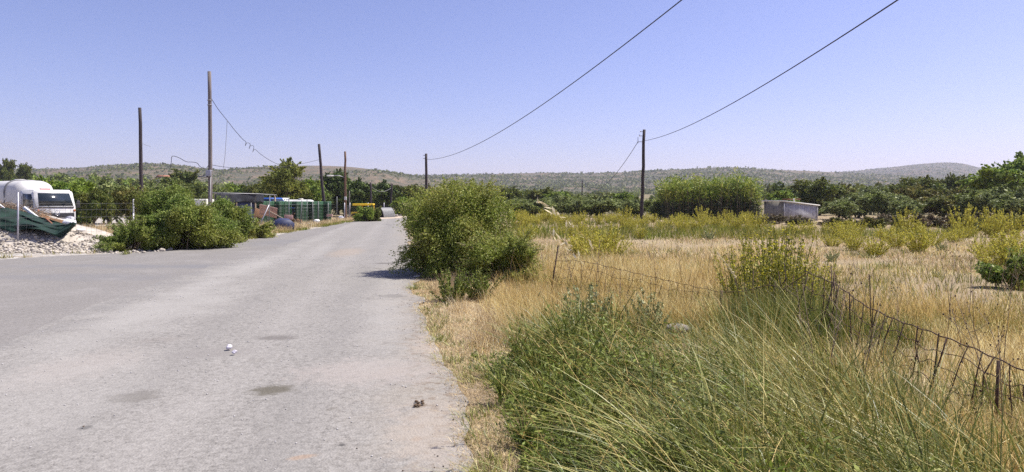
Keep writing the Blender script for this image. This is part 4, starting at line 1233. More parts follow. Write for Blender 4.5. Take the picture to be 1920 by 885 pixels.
def sack(name, label, px, py, d, size, mat, seed, cat='bag'):
    mb = MB(); n, m = 20, 14; rows = []
    rg = np.random.default_rng(seed)
    for i in range(n + 1):
        f = math.pi * i / n - math.pi / 2; row = []
        for j in range(m + 1):
            t = 2 * math.pi * j / m
            k = 1 + .25 * (float(vnoise(math.cos(t) * 2 + seed, f * 2 + math.sin(t) * 2, seed)) - .5)
            row.append((size[0] / 2 * math.cos(f) * math.cos(t) * k, size[1] / 2 * math.cos(f) * math.sin(t) * k, size[2] / 2 * math.sin(f) * k))
        rows.append(row)
    mb.sheet(rows); o = mb.build(name, M[mat], smooth=True); o.location = at(px, py, d); return tag(o, label, cat)


sack('plastic_bag', 'white crumpled plastic bag right of the cardboard sheet', 128, 417, 24.6, (.55, .4, .26), 'foam', 3)
sack('plastic_bag', 'smaller pale bag on top of the white crumpled bag', 131, 410, 24.9, (.36, .3, .2), 'galv', 5)
sack('plastic_bag', 'white bag lying by the planks on the ground', 152, 431, 24.2, (.3, .3, .12), 'foam', 6)


# ================================================================== LEFT WIRE FENCE
def post_mb(h, r=.03, lean=(0, 0)):
    mb = MB(); mb.tube([(0, 0, -.3), (lean[0] * h * .5, lean[1] * h * .5, h * .5), (lean[0] * h, lean[1] * h, h)], r, 10); return mb


def wire_fence(label, pts, hs, step, rows, top, r, mat='galv', post_r=.03, leans=None, name='wire_fence'):
    root = thing(name, label, 'fence', (pts[0][0], pts[0][1], 0))
    o0 = np.array([pts[0][0], pts[0][1], 0])
    for i, p in enumerate(pts):
        mb = post_mb(hs[i], post_r, leans[i] if leans else (0, 0)); po = mb.build('post', M[mat], root); po.location = (p[0] - o0[0], p[1] - o0[1], 0)
    mb = MB()
    for a, b in zip(pts[:-1], pts[1:]):
        A = np.array([a[0], a[1], 0]) - o0; B = np.array([b[0], b[1], 0]) - o0; L = np.linalg.norm(B - A)
        for k in range(rows):
            z = .06 + (top - .06) * k / (rows - 1); t = np.linspace(0, 1, 8)[:, None]
            P = A * (1 - t) + B * t; P[:, 2] = z - .04 * np.sin(t[:, 0] * math.pi) * (k == rows - 1) - .012 * np.sin(t[:, 0] * 9 + k)
            mb.tube(P, r, 3, caps=False)
        for k in range(int(L / step)):
            p = A + (B - A) * (k + .5) * step / L; mb.tube([p + np.array([0, 0, .05]), p + np.array([0, 0, top])], r * .9, 3, caps=False)
    mb.build('mesh_panel', M['galv_dull'], root)
    return root


wire_fence('wire mesh fence on steel posts in front of the truck', [(-19.5, 22.4), ground_at(34, 470)[:2] if 0 else (-16.6, 22.4), (-14.2, 25.0), (-15.9, 28.0), (-16.2, 33)], [1.95, 1.95, 1.2, 1.75, 1.6], .16, 7, 1.6, .0035)
# fence in front of the crates
line = lambda px: (lambda s: (-13.75 - .02 * (s - 36), s))(-13.75 * F / (px - CX))
cpx = [470, 505, 545, 567, 580, 593, 603, 622, 640]
pts = [line(p) for p in cpx]
wf = wire_fence('roadside wire fence with thin pale posts in front of the green crates', pts, [1.6, 2.0, 1.95, 1.75, 1.8, 1.7, 1.7, 1.6, 2.1], .3, 6, 1.5, .0022, mat='galv_dull', post_r=.026, leans=[(0, 0), (.03, 0), (0, 0), (.07, 0), (.02, 0), (-.03, 0), (0, 0), (.02, 0), (0, 0)])
mb = MB(); b = np.array([pts[1][0] - pts[0][0], pts[1][1] - pts[0][1], 0]); mb.tube([b + (.03, 0, 1.5), b + (-.5, -.45, 0)], .03, 8); mb.build('brace', M['galv'], wf)
pts = [((px - CX) / F * d, d) for px, d in ((646, 58), (656, 70), (690, 74), (720, 76), (745, 80), (775, 84), (800, 86))]
wire_fence('far wire fence across the end of the road behind the dirt track', pts, [1.6] * 7, .3, 6, 1.35, .003, post_r=.04)

# ================================================================== YARD ON THE LEFT
# white box body seen over the brambles
mb = MB(); root = thing('box_trailer', 'cream box trailer half hidden behind the bramble bush by the pale pole', 'trailer', at(377, 400, 37)[:2] + (0,), R(12))
mb.bbox((0, 0, 1.15), (1.0, 1.8, 1.30), .05); mb.build('body', M['cream'], root)
for s in (-1, 1):
    mb = MB(); mb.tube([(s * .42, -.2, .3), (s * .54, -.2, .3)], .3, 18); wh = mb.build('wheel', M['rubber'], root)
mb = MB(); mb.tube([(0, -.9, .45), (0, -1.8, .4)], .04, 8); mb.build('drawbar', M['galv_dull'], root)

# black tarpaulin shed
def yard_pt(px, d): return np.array([(px - CX) / F * d, d])
A = yard_pt(402, 40); B = yard_pt(479, 43.5); Cc = yard_pt(519, 49)
root = thing('tarpaulin_shed', 'low shed hung with black tarpaulin behind the bramble bushes', 'shed', (A[0], A[1], 0))
def rel(p, z): return np.array([p[0] - A[0], p[1] - A[1], z])
D_ = A + (Cc - B)
mb = MB(); zt = 2.17
mb.add([rel(A + (-.1, -.1), zt), rel(B + (.1, -.1), zt), rel(Cc, zt - .02), rel(D_, zt - .02)] + [rel(A + (-.1, -.1), zt + .05), rel(B + (.1, -.1), zt + .03), rel(Cc, zt + .02), rel(D_, zt + .05)],
       [(3, 2, 1, 0), (4, 5, 6, 7), (0, 1, 5, 4), (1, 2, 6, 5), (2, 3, 7, 6), (3, 0, 4, 7)])
mb.build('roof', M['roof_sheet'], root)
def skirt(P, Q_, z1, z0, wob, seed):
    n, m = 40, 8; rows = []
    for i in range(n):
        u = i / (n - 1); p = P + (Q_ - P) * u; row = []
        nr = np.array([(Q_ - P)[1], -(Q_ - P)[0]]); nr = nr / np.linalg.norm(nr)
        for j in range(m):
            v = j / (m - 1); off = .03 + wob * v * (float(vnoise(u * 9, v * 2, seed)) - .3)
            row.append(rel(p + nr * off, z1 + (z0 - z1) * v + .05 * v * math.sin(u * 7 + seed)))
        rows.append(row)
    return rows
mb = MB(); mb.sheet(skirt(A, B, zt - .01, 1.60, .22, 3)); mb.sheet(skirt(B, B + (Cc - B) * .35, zt - .01, 1.62, .12, 5))
o = mb.build('tarpaulin', M['tarp'], root); so_ = o.modifiers.new('thickness', 'SOLIDIFY'); so_.thickness = .012
mb = MB(); mb.sheet(skirt(A + (0, .25), B + (-.1, .25), 1.72, .0, .03, 7)); o = mb.build('mesh_wall', M['navy'], root); o.modifiers.new('thickness', 'SOLIDIFY').thickness = .02
for p in (A + (0, .12), A + (B - A) * .5 + (0, .12), B + (-.05, .1), Cc + (-.1, -.1), D_):
    mb = MB(); mb.box(rel(p, zt / 2), (.09, .09, zt)); mb.build('post', M['timber'], root)

# vehicles parked behind the crates
def pickup(name, label, cat, px, d, rz, body_mat, L=4.4, Wd=1.65, hood=1.05, roof=1.72, cab=(-.35, 1.0), bed=True, group=None, dz=0.0):
    x = (px - CX) / F * d; root = thing(name, label, cat, (x, d, tz(x, d) + dz), rz)
    mb = MB(); h = L / 2
    mb.prism([(-h, .42), (h, .42), (h + .03, .7), (h - .05, hood - .08), (cab[1] + .35, hood), (cab[0] - .1, hood), (-h, hood - .05)], 'y', -Wd / 2, Wd / 2); mb.build('body', body_mat, root)
    mb = MB(); w2 = Wd / 2 - .1
    mb.prism([(cab[0] - .1, hood - .03), (cab[1] + .42, hood - .03), (cab[1] - .02, roof), (cab[0], roof)], 'y', -w2, w2); cb = mb.build('cab', body_mat, root)
    for s in (-1, 1):
        mb = MB(); mb.prism([(cab[0] + .04, hood + .05), (cab[1] * .5 + cab[0] * .5 - .03, hood + .05), (cab[1] * .5 + cab[0] * .5 - .03, roof - .1), (cab[0] + .06, roof - .1)], 'y', s * (w2 + .002) - .006, s * (w2 + .002) + .006); mb.build('side_window', M['glass'], cb)
        mb = MB(); mb.prism([(cab[1] * .5 + cab[0] * .5 + .03, hood + .05), (cab[1] + .28, hood + .05), (cab[1] - .02, roof - .1), (cab[1] * .5 + cab[0] * .5 + .03, roof - .1)], 'y', s * (w2 + .002) - .006, s * (w2 + .002) + .006); mb.build('side_window', M['glass'], cb)
        for xx in (-h + .8, h - .8):
            mb = MB(); mb.tube([(xx, s * (Wd / 2 - .2), .34), (xx, s * (Wd / 2 + .01), .34)], .34, 20); wh = mb.build('wheel', M['rubber'], root)
            mb = MB(); mb.tube([(xx, s * (Wd / 2 - .02), .34), (xx, s * (Wd / 2 + .02), .34)], .19, 14); mb.build('rim', M['galv'], wh)
        mb = MB(); mb.bbox((h + .02, s * (Wd / 2 - .25), hood - .28), (.05, .3, .16), .015); mb.build('headlight', M['lamp_glass'], root)
    mb = MB(); a = math.atan2(.44, roof - hood)
    V = []
    for xx, z_, hw in ((cab[1] + .36, hood + .06, w2 - .07), (cab[1] + .05, roof - .09, w2 - .1)):
        V += [(xx + .02, -hw, z_), (xx + .02, hw, z_), (xx, hw, z_), (xx, -hw, z_)]
    mb.add(V, [(0, 1, 5, 4), (3, 7, 6, 2), (0, 4, 7, 3), (1, 2, 6, 5), (4, 5, 6, 7), (0, 3, 2, 1)]); mb.build('windscreen', M['glass'], cb)
    mb = MB(); mb.bbox((h + .04, 0, .5), (.12, Wd, .2), .03); mb.build('bumper', M['grey_plastic'], root)
    return root


pickup('lorry', 'blue lorry with pale windows parked behind the left end of the crates', 'lorry', 503, 52, R(-18), M['blue_paint'], 3.6, 1.8, 1.3, 1.98, (-.7, .7))
pickup('pickup', 'white pickup with dark windows showing over the middle of the crates', 'pickup', 532, 60, R(0), M['white_paint'], 4.6, 1.7, 1.35, 2.02, (-1.4, .2))
root = thing('tank_trailer', 'white tank trailer showing over the right part of the crates', 'trailer', ((560 - CX) / F * 60, 60, 0), R(2))
mb = MB(); a = np.linspace(0, 2 * math.pi, 25)
mb.sheet([[(xx, .62 * k * math.cos(t), 1.30 + .58 * k * math.sin(t)) for t in a] for xx, k in ((-1.4, .01), (-1.38, .6), (-1.25, .92), (-1.05, 1), (1.05, 1), (1.25, .92), (1.38, .6), (1.4, .01))]); mb.build('tank', M['off_white'], root, smooth=True)
for s in (-1, 1):
    mb = MB(); mb.tube([(0, s * .6, .36), (0, s * .8, .36)], .36, 18); mb.build('wheel', M['rubber'], root)
mb = MB(); mb.box((0, 0, .66), (2.7, .8, .12)); mb.tube([(1.3, 0, .6), (2.1, 0, .5)], .05, 6); mb.build('chassis', M['galv_dull'], root)
mb = MB(); mb.tube([(.2, 0, 1.86), (.2, 0, 1.98)], .2, 14); mb.build('hatch', M['cream'], root)

# stack of harvest crates
def crate_mesh(mat):
    mb = MB(); L, W_, H_ = .57, .5, .225; t = .02
    mb.box((0, 0, t / 2), (L - .04, W_ - .04, t))
    for s in (-1, 1):
        mb.box((0, s * (W_ / 2 - t - .03), .10), (L - .07, .008, .17)); mb.box((s * (L / 2 - t - .03), 0, .10), (.008, W_ - .09, .17))
        for ax in (0, 1):
            ln = L if ax == 0 else W_ - 2 * t
            for z, h in ((.028, .05), (.11, .035), (.198, .05)):
                c = (0, s * (W_ / 2 - t / 2), z) if ax == 0 else (s * (L / 2 - t / 2), 0, z)
                mb.box(c, (ln, t, h) if ax == 0 else (t, ln, h))
            for u in (-.33, 0, .33):
                c = (u * ln, s * (W_ / 2 - t / 2 - .004), .12) if ax == 0 else (s * (L / 2 - t / 2 - .004), u * ln, .12)
                mb.box(c, (.05, t * .7, .22) if ax == 0 else (t * .7, .05, .22))
        mb.box((s * (L / 2 - .015), s * (W_ / 2 - .015), .12), (.026, .026, .225)); mb.box((s * (L / 2 - .015), -s * (W_ / 2 - .015), .12), (.026, .026, .225))
    return mb.mesh('crate', mat)


cm, cl = crate_mesh(M['crate']), crate_mesh(M['crate_light'])
E0, E1 = yard_pt(482, 45.0), yard_pt(610, 52.5)
ang = math.atan2(E1[1] - E0[1], E1[0] - E0[0]); Lc = np.linalg.norm(E1 - E0)
nc = 14
for c_ in range(nc):
    gap = (c_ // 3) * .16
    s_ = .3 + c_ * .60 + gap
    if s_ > Lc + .4: continue
    p = E0 + (E1 - E0) / Lc * s_
    back = random.uniform(0, .05) + (.25 if c_ % 3 == 2 and c_ < 13 else 0)
    for k in range(7):
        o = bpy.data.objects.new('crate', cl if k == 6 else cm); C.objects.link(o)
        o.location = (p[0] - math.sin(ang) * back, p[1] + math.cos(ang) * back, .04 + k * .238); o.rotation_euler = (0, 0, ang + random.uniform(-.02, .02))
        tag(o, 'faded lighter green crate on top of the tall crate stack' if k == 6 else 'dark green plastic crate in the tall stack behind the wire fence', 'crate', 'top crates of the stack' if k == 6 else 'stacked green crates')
# pallets that carry them
mb = MB()
mid = E0 + (E1 - E0) / 2

# scrap heap in front of the crates
rng = np.random.default_rng(91); x0, y0 = ground_at(498, 424)
mb = MB()
for i in range(150):
    t = rng.uniform(-1, 1); hgt = (1 - t * t) * 1.25
    p = np.array([x0 + t * 1.5, y0 + 3.2 + rng.normal() * .3, rng.uniform(.05, max(.1, hgt))])
    s = rng.uniform(.1, .42); mb.box(p, (s, s * rng.uniform(.1, .8), s * rng.uniform(.06, .5)), mat4=Matrix.Rotation(rng.uniform(0, 6), 4, Vector(unit(rng.normal(size=3)))))
stuff(mb.build('scrap_heap', M['scrap_brown']), 'brown scrap heap between the bramble bush and the green crates', 'scrap')
slab('metal_sheet', 'pinkish buckled sheet on top of the brown scrap heap', 'sheet', 503, 396, 38.5, (1.0, .9, .03), (-42, 14, 10), 'scrap')
slab('metal_sheet', 'tan sheet standing at the left of the pinkish sheet', 'sheet', 486, 400, 38.8, (.55, .04, .5), (-10, 15, 20), 'card')
slab('plank', 'long plank leaning over the right side of the scrap heap', 'plank', 516, 402, 38.0, (1.0, .08, .05), (0, 28, 0), 'timber', .006)
slab('metal_sheet', 'pale board behind the blue car hood', 'sheet', 541, 407, 39.5, (.5, .04, .26), (-10, 4, 10), 'scrap')
mb = MB(); mb.prism([(-.55, 0), (-.5, .3), (-.2, .52), (.3, .55), (.5, .42), (.55, .0), (.3, -.02), (0, .12), (-.3, -.02)], 'y', -.5, .5)
bf = mb.build('car_front', M['navy']); tag(bf, 'dark blue cut off car front lying by the fence', 'scrap'); bf.location = (*(np.array(at(530, 420, 37.6))[:2]), .15); bf.rotation_euler = (.1, .15, .5)
sack('plastic_bag', 'white bag caught at the foot of the wire fence by the crates', 594, 414, 45, (.4, .3, .2), 'foam', 9)
sack('plastic_bag', 'pale bag lying by the fence near the street lamp pole', 640, 408, 58, (.5, .3, .3), 'foam', 10)
slab('letter_box', 'small dark red box on the fence right of the leaning pole', 'box', 618, 404, 49, (.42, .2, .16), (0, 0, 0), 'scrap')
# low broken kerb stones on the left verge
for i, (px, py, w_) in enumerate(((545, 427, 1.0), (562, 425.5, .8), (581, 423, 1.1), (600, 421, .9), (619, 418.5, 1.0), (537, 430, .5))):
    x, y = ground_at(px, py); mb = MB(); mb.rock((0, 0, .06), (w_, .28, .26), 700 + i, 2); o = mb.build('kerb_stone', M['concrete']); o.location = (x - .25, y, 0); o.rotation_euler = (0, 0, R(95 + i * 3))
    tag(o, 'rough pale kerb stone in the row along the left verge below the crates', 'kerb stone', 'kerb stones below the crates')

# yellow machine with a canopy
x = (682 - CX) / F * 70; d = 70; zz = tz(x, d)
root = thing('tractor', 'yellow machine with a flat canopy roof behind the roadside shrubs', 'tractor', (x, d, zz), R(4))
mb = MB(); mb.bbox((0, 0, 1.95 - .35), (2.15, 1.3, .20), .06); mb.build('canopy', M['yellow_paint'], root)
for sx in (-1, 1):
    for sy in (-1, 1):
        mb = MB(); mb.box((sx * (.98 if sx > 0 else .2), sy * .58, 1.02), (.06, .06, 1.0)); mb.build('post', M['yellow_paint'], root)
mb = MB(); mb.bbox((-.85, 0, .70), (.75, .7, .3), .06); mb.build('hood', M['yellow_paint'], root)
mb = MB(); mb.bbox((-.2, 0, .45), (2.0, .6, .3), .04); mb.build('chassis', M['grey_plastic'], root)
mb = MB(); mb.bbox((.55, 0, .72), (.42, .5, .12), .03); mb.bbox((.76, 0, .98), (.1, .5, .5), .03); mb.build('seat', M['black_plastic'], root)
for sx, r in ((-.85, .34), (.6, .48)):
    for sy in (-1, 1):
        mb = MB(); mb.tube([(sx, sy * .45, r), (sx, sy * .72, r)], r, 20); wh = mb.build('wheel', M['rubber'], root)
        mb = MB(); mb.tube([(sx, sy * .70, r), (sx, sy * .735, r)], r * .5, 14); mb.build('rim', M['yellow_paint'], wh)

# half pipe shelter
x = (721 - CX) / F * 72; zz = tz(x, 72)
root = thing('shelter', 'grey metal half pipe shelter with a dark open end beside the road end', 'shelter', (x, 72, zz), R(58))
a = np.linspace(0, math.pi, 19); r_ = .72
outer = [[(u, r_ * math.cos(t), .15 + 1.25 * math.sin(t) * .95) for t in a] for u in np.linspace(-.9, .9, 14)]
mb = MB(); mb.sheet(outer); o = mb.build('shell', M['galv_dull'], root); o.modifiers.new('thickness', 'SOLIDIFY').thickness = .03
mb = MB(); mb.prism([(.66 * math.cos(t), .13 + 1.14 * math.sin(t)) for t in a], 'x', .82, .86); mb.build('end_wall', M['galv_dull'], root)
mb = MB(); mb.box((0, 0, .07), (1.8, 1.36, .08)); mb.build('floor', M['grey_plastic'], root)
slab('trough', 'pale trough behind the far fence right of the half pipe shelter', 'trough', 741, 404, 74, (.6, .4, .25), (0, 0, 5), 'concrete', .03)

# ================================================================== GREY SHED
x0, y0 = at(1470, 400, 57)[:2]
root = thing('shed', 'grey weathered sheet shed with pale sloping roof beyond the field', 'shed', (x0, y0, 0), 0)
e1 = np.array([math.cos(R(30)), math.sin(R(30))]); e2 = np.array([-math.sin(R(45)), math.cos(R(45))])
W1, W2 = 4.5, 1.75
c0 = np.zeros(2); c1 = e1 * W1; c3 = e2 * W2; c2 = c1 + c3
h0, h1 = 1.68, 1.30
def wall(p, q_, ha, hb, th, name, mat):
    nr = np.array([(q_ - p)[1], -(q_ - p)[0]]); nr = nr / np.linalg.norm(nr) * th
    V = [(*p, -.1), (*q_, -.1), (*q_, hb), (*p, ha), (*(p - nr), -.1), (*(q_ - nr), -.1), (*(q_ - nr), hb), (*(p - nr), ha)]
    mb = MB(); mb.add(V, [(0, 1, 2, 3), (5, 4, 7, 6), (4, 0, 3, 7), (1, 5, 6, 2), (3, 2, 6, 7), (4, 5, 1, 0)]); return mb.build(name, M[mat], root)
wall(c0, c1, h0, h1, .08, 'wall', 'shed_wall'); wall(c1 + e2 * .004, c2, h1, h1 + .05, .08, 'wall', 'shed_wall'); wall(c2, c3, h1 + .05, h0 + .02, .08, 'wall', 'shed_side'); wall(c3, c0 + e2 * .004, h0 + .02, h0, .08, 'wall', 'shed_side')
ov = .14; mb = MB()
P4 = [c0 - e1 * ov - e2 * ov, c1 + e1 * ov - e2 * ov, c2 + e1 * ov + e2 * ov, c3 - e1 * ov + e2 * ov]; hh = [h0 + .004, h1 + .004, h1 + .054, h0 + .024]
mb.add([(*p, h - .0 + (.012)) for p, h in zip(P4, hh)] + [(*p, h + .10) for p, h in zip(P4, hh)], [(3, 2, 1, 0), (4, 5, 6, 7), (0, 1, 5, 4), (1, 2, 6, 5), (2, 3, 7, 6), (3, 0, 4, 7)]); mb.build('roof', M['plaster'], root)
mb = MB(); p = c1 * .72 + e2 * 1.2; mb.tube([(*p, 1.55), (p[0] - .08, p[1], 1.88)], .05, 10); mb.tube([(p[0] - .08, p[1], 1.85), (p[0] - .1, p[1], 1.96)], .065, 10); mb.build('stove_pipe', M['off_white'], root)
mb = MB(); p = c0 - e1 * 0 + e2 * 0; mb.box((*(c0 + e1 * .01 - np.array([0, .02])), h0 / 2), (.06, .06, h0 - .02)); mb.build('corner_post', M['shed_wall'], root)
mb = MB(); p = c1; mb.box((*(c1 - e1 * .03 - np.array([0, .035])), h1 / 2), (.07, .05, h1 - .02)); mb.build('corner_post', M['off_white'], root)
slab('roof_tile_stack', 'terracotta low roof edge showing above the grey shed', 'roof tiles', 1484, 373.5, 61, (1.3, .8, .08), (0, 0, 10), 'terracotta')

# a few white houses on the far slopes
for i, (px, py, d, s, lab) in enumerate(((488, 351, 330, 5, 'tiny white house above the crates on the far slope'), (310, 336, 240, 5, 'tiny pale building left of the dense round tree'),
                                          (1144, 369, 230, 3, 'tiny white hut among the olive trees left of the field pole'))):
    x = (px - CX) / F * d; zc = CAMZ + (HZ - py) / F * d
    zg = min(tz(x, d), zc - s * .3)
    root = thing('house', lab, 'house', (x, d, zg), R(20 + 31 * i))
    h_ = max(zc - zg + s * .1, s * .4)
    mb = MB(); mb.box((0, 0, h_ / 2 - .2), (s, s * .7, h_ + .4)); mb.build('wall', M['plaster'], root)
    mb = MB(); mb.prism([(-s * .42, h_), (s * .42, h_), (0, h_ + s * .2)], 'x', -s * .54, s * .54); mb.build('roof', M['terracotta'], root)
    mb = MB(); mb.box((s * .2, -s * .352, h_ * .55), (s * .16, .06, h_ * .3)); mb.build('window', M['glass'], root)

# ================================================================== THINGS ON THE ROAD
for (px, py, s, sd, lab) in ((429, 660, .078, 1, 'larger white stone lying on the road'), (440, 669, .060, 2, 'smaller white stone lying next to the larger one on the road')):
    x, y = ground_at(px, py); mb = MB(); mb.rock((0, 0, .02), (s, s * .8, s * .72), 30 + sd, 3); o = mb.build('stone', M['lump']); o.location = (x, y, .02 + s * .18); tag(o, lab, 'stone')
rng = np.random.default_rng(5)
for (px, py, s, lab) in ((785, 764, .055, 'brown crumbled dung on the asphalt near the right road edge'), (160, 806, .02, 'dark chip lying on the left foreground asphalt')):
    x, y = ground_at(px, py); mb = MB()
    for i in range(7 if s > .03 else 2): mb.rock((rng.normal() * s * .5, rng.normal() * s * .7, .01), (s * .7, s * .55, s * .35), 60 + i + int(px), 2)
    o = mb.build('dung' if s > .03 else 'stone_chip', M['dung']); o.location = (x, y, .022); tag(o, lab, 'dung' if s > .03 else 'stone chip')
mb = MB()
for i in range(190):
    y = rng.uniform(3.2, 14) ; e = float(XR(y)); x = e - abs(rng.normal()) * .22
    s = rng.uniform(.004, .013); mb.rock((x, y, .02 + s * .2), (s * 1.4, s, s * .6), 900 + i, 1)
stuff(mb.build('road_grit', M['dung']), 'dark crumbs and grit along the right road edge', 'grit')
mb = MB()
for i in range(900):
    y = rng.uniform(3, 20); x = rng.uniform(float(XL(y)), float(XR(y))); s = rng.uniform(.004, .012) * (1 + y / 14)
    mb.rock((x, y, .019 + s * .2), (s * 1.3, s, s * .7), 2900 + i, 1)
stuff(mb.build('road_gravel', M['stone_grey']), 'loose pale gravel scattered on the old asphalt', 'gravel')
x, y = ground_at(1268, 640); mb = MB(); mb.rock((0, 0, .14), (.36, .2, .13), 77, 3); o = mb.build('boulder', M['block']); o.location = (x, y, 0); tag(o, 'dusty grey block lying in the grass by the rusty fence', 'boulder')
x, y = ground_at(783, 521); mb = MB(); mb.rock((0, 0, .03), (.22, .12, .08), 78, 2); o = mb.build('stone', M['stone']); o.location = (x, y, 0); tag(o, 'white flat stone at the road edge below the big bush', 'stone')

# ================================================================== GRASS AND WEEDS
rng = np.random.default_rng(2024)


def clip_road(X, Y, m=0.05): return X > XR(Y) + m


def field_points(n, py0, py1, px0=880, px1=1960, seed=1, gap=.5, thr=None, scale=.5, m=.25):
    """points on the field, as dense per picture row far as near"""
    r = np.random.default_rng(seed)
    py = r.uniform(py0, py1, n); px = r.uniform(px0, px1, n)
    Y = CAMZ * F / (py - HZ); X = (px - CX) / F * Y
    k = clip_road(X, Y, m)
    if thr is not None: k &= fbm(X * scale, Y * scale, seed + 40, 3) + r.uniform(-.12, .12, n) > thr
    return X[k], Y[k]


def grass_obj(name, label, cat, parts, mat):
    Vs, Qs, Ts, n = [], [], [], 0
    for V, Q, T in parts:
        Vs.append(V); n0 = n; n += len(V)
        if Q is not None: Qs.append(Q + n0)
        Ts.append(T + n0)
    return stuff(arrays(name, np.vstack(Vs), np.vstack(Qs), np.vstack(Ts), mat), label, cat)


def ground3(X, Y): return np.stack([X, Y, terrain(X, Y) - .01], 1)


# --- dry field: pale stubble far off, golden straw nearer
X, Y = field_points(120000, 402, 560, seed=3, thr=.44, scale=.35)
n = len(X); L = rng.uniform(.06, .24, n) * (.7 + .7 * fbm(X * .3, Y * .3, 8, 3)) ; W = .0028 + Y * .0007
p1 = blades(rng, ground3(X, Y), L, W * rng.uniform(.6, 1.3, n), rdir(rng, n), rng.uniform(.35, .95, n), .3, 2)
grass_obj('dry_grass', 'pale dry stubble over the middle and far field', 'grass', [p1], M['stubble'])
X, Y = field_points(90000, 455, 900, seed=4, thr=.47, scale=.45, m=.95)
n = len(X); L = rng.uniform(.08, .36, n) * (.5 + .9 * fbm(X * .6, Y * .6, 9, 3)); W = .0022 + Y * .00055
p1 = blades(rng, ground3(X, Y), L, W * rng.uniform(.6, 1.3, n), rdir(rng, n, (-.3, 0)), rng.uniform(.15, .95, n), .3, 3)
# denser golden stand right of the bush and along the fence
X, Y = field_points(30000, 470, 620, 930, 1420, seed=6, thr=.49, scale=.7)
n = len(X); L = rng.uniform(.15, .6, n) * (.45 + .9 * fbm(X * .8, Y * .8, 66, 3))
p2 = blades(rng, ground3(X, Y), L, .0028 + Y * .0004, rdir(rng, n, (-.2, 0)), rng.uniform(.05, .85, n), .2, 3)
X = rng.uniform(2.2, 6.5, 26000); Y = rng.uniform(3.2, 10, 26000); k = fbm(X * 1.1, Y * 1.1, 68, 3) > .44; X, Y = X[k], Y[k]
n = len(X); L = rng.uniform(.12, .48, n)
p3 = blades(rng, ground3(X, Y), L, .0026 + Y * .0003, rdir(rng, n), rng.uniform(.05, .6, n), .2, 3)
grass_obj('dry_grass', 'golden dry grass of the near field behind the rusty fence', 'grass', [p1, p2, p3], M['straw'])

# yellowish green growth between the weeds
X, Y = field_points(26000, 404, 450, 940, 1960, seed=14, thr=.47, scale=.16); k = (X < .39 * Y) | (Y < 36); X, Y = X[k], Y[k]
n = len(X); p1 = blades(rng, ground3(X, Y), rng.uniform(.2, .7, n), .004 + Y * .0007, rdir(rng, n), rng.uniform(.1, .6, n), .15, 2)
X, Y = field_points(20000, 440, 640, 960, 1960, seed=15, thr=.51, scale=.5)
n = len(X); p2 = blades(rng, ground3(X, Y), rng.uniform(.12, .4, n), .003 + Y * .0006, rdir(rng, n), rng.uniform(.1, .7, n), .2, 2)
grass_obj('weed_growth', 'thin yellow green growth between the weeds of the field', 'weeds', [p1, p2], M['mat_grass'])

# --- road verge: short straw mat, then tufts
def verge_pts(n, y0, y1, a, b, r):
    Y = np.exp(r.uniform(math.log(y0), math.log(y1), n)); e = XR(Y)
    return e + r.uniform(a, b, n) * np.clip(.5 + fbm(Y * 1.3, Y * 0 + 3, 12, 3), .5, 1.3), Y
X, Y = verge_pts(30000, 3.0, 15, -.10, 1.3, rng); n = len(X)
L = rng.uniform(.03, .11, n) * (1 + .5 * (rng.uniform(size=n) < .1)); p1 = blades(rng, ground3(X, Y) + (0, 0, .012), L, .003 + Y * .0003, rdir(rng, n), rng.uniform(.55, .98, n), .5, 2)
X, Y = verge_pts(7000, 6.5, 15, .45, 1.5, rng); k = fbm(X * 1.6, Y * 1.2, 19, 3) > .48; X, Y = X[k], Y[k]; n = len(X)
L = rng.uniform(.12, .42, n); p2 = blades(rng, ground3(X, Y), L, .003 + Y * .0003, rdir(rng, n), rng.uniform(.1, .7, n), .25, 3)
grass_obj('verge_grass', 'short flattened straw along the right edge of the road', 'grass', [p1, p2], M['stubble'])

# --- foreground green grass (left clump beside the road): tufts with gaps between them
def tufts(n_t, n_b, xy, h, spread, wid, bias, lean, seg=4, dr=(.1, .5)):
    cx_, cy_ = xy; m = len(cx_); ti = rng.integers(0, m, n_b); n = len(ti)
    sp = spread * rng.uniform(.5, 1.4, m)
    o = rng.normal(size=(n, 2)) * sp[ti][:, None]
    X = cx_[ti] + o[:, 0]; Y = cy_[ti] + o[:, 1]
    k = (X > XR(Y) - .12) & (Y > 1.9); X, Y, ti, o = X[k], Y[k], ti[k], o[k]; n = len(X)
    hh = h(cx_, cy_) * rng.uniform(.65, 1.25, m)
    tb = rng.normal(size=(m, 2)) * .35
    d = o / (sp[ti][:, None] + 1e-6) * .5 + np.array(bias) + tb[ti] + rng.normal(size=(n, 2)) * .38
    mag = np.linalg.norm(d, axis=1)
    return blades(rng, ground3(X, Y), hh[ti] * rng.uniform(.4, 1.15, n), wid * rng.uniform(.55, 1.5, n) + .0003 * Y, unit(d), np.clip(lean * mag + rng.normal(size=n) * .12, .03, .95), rng.uniform(*dr, n), seg)


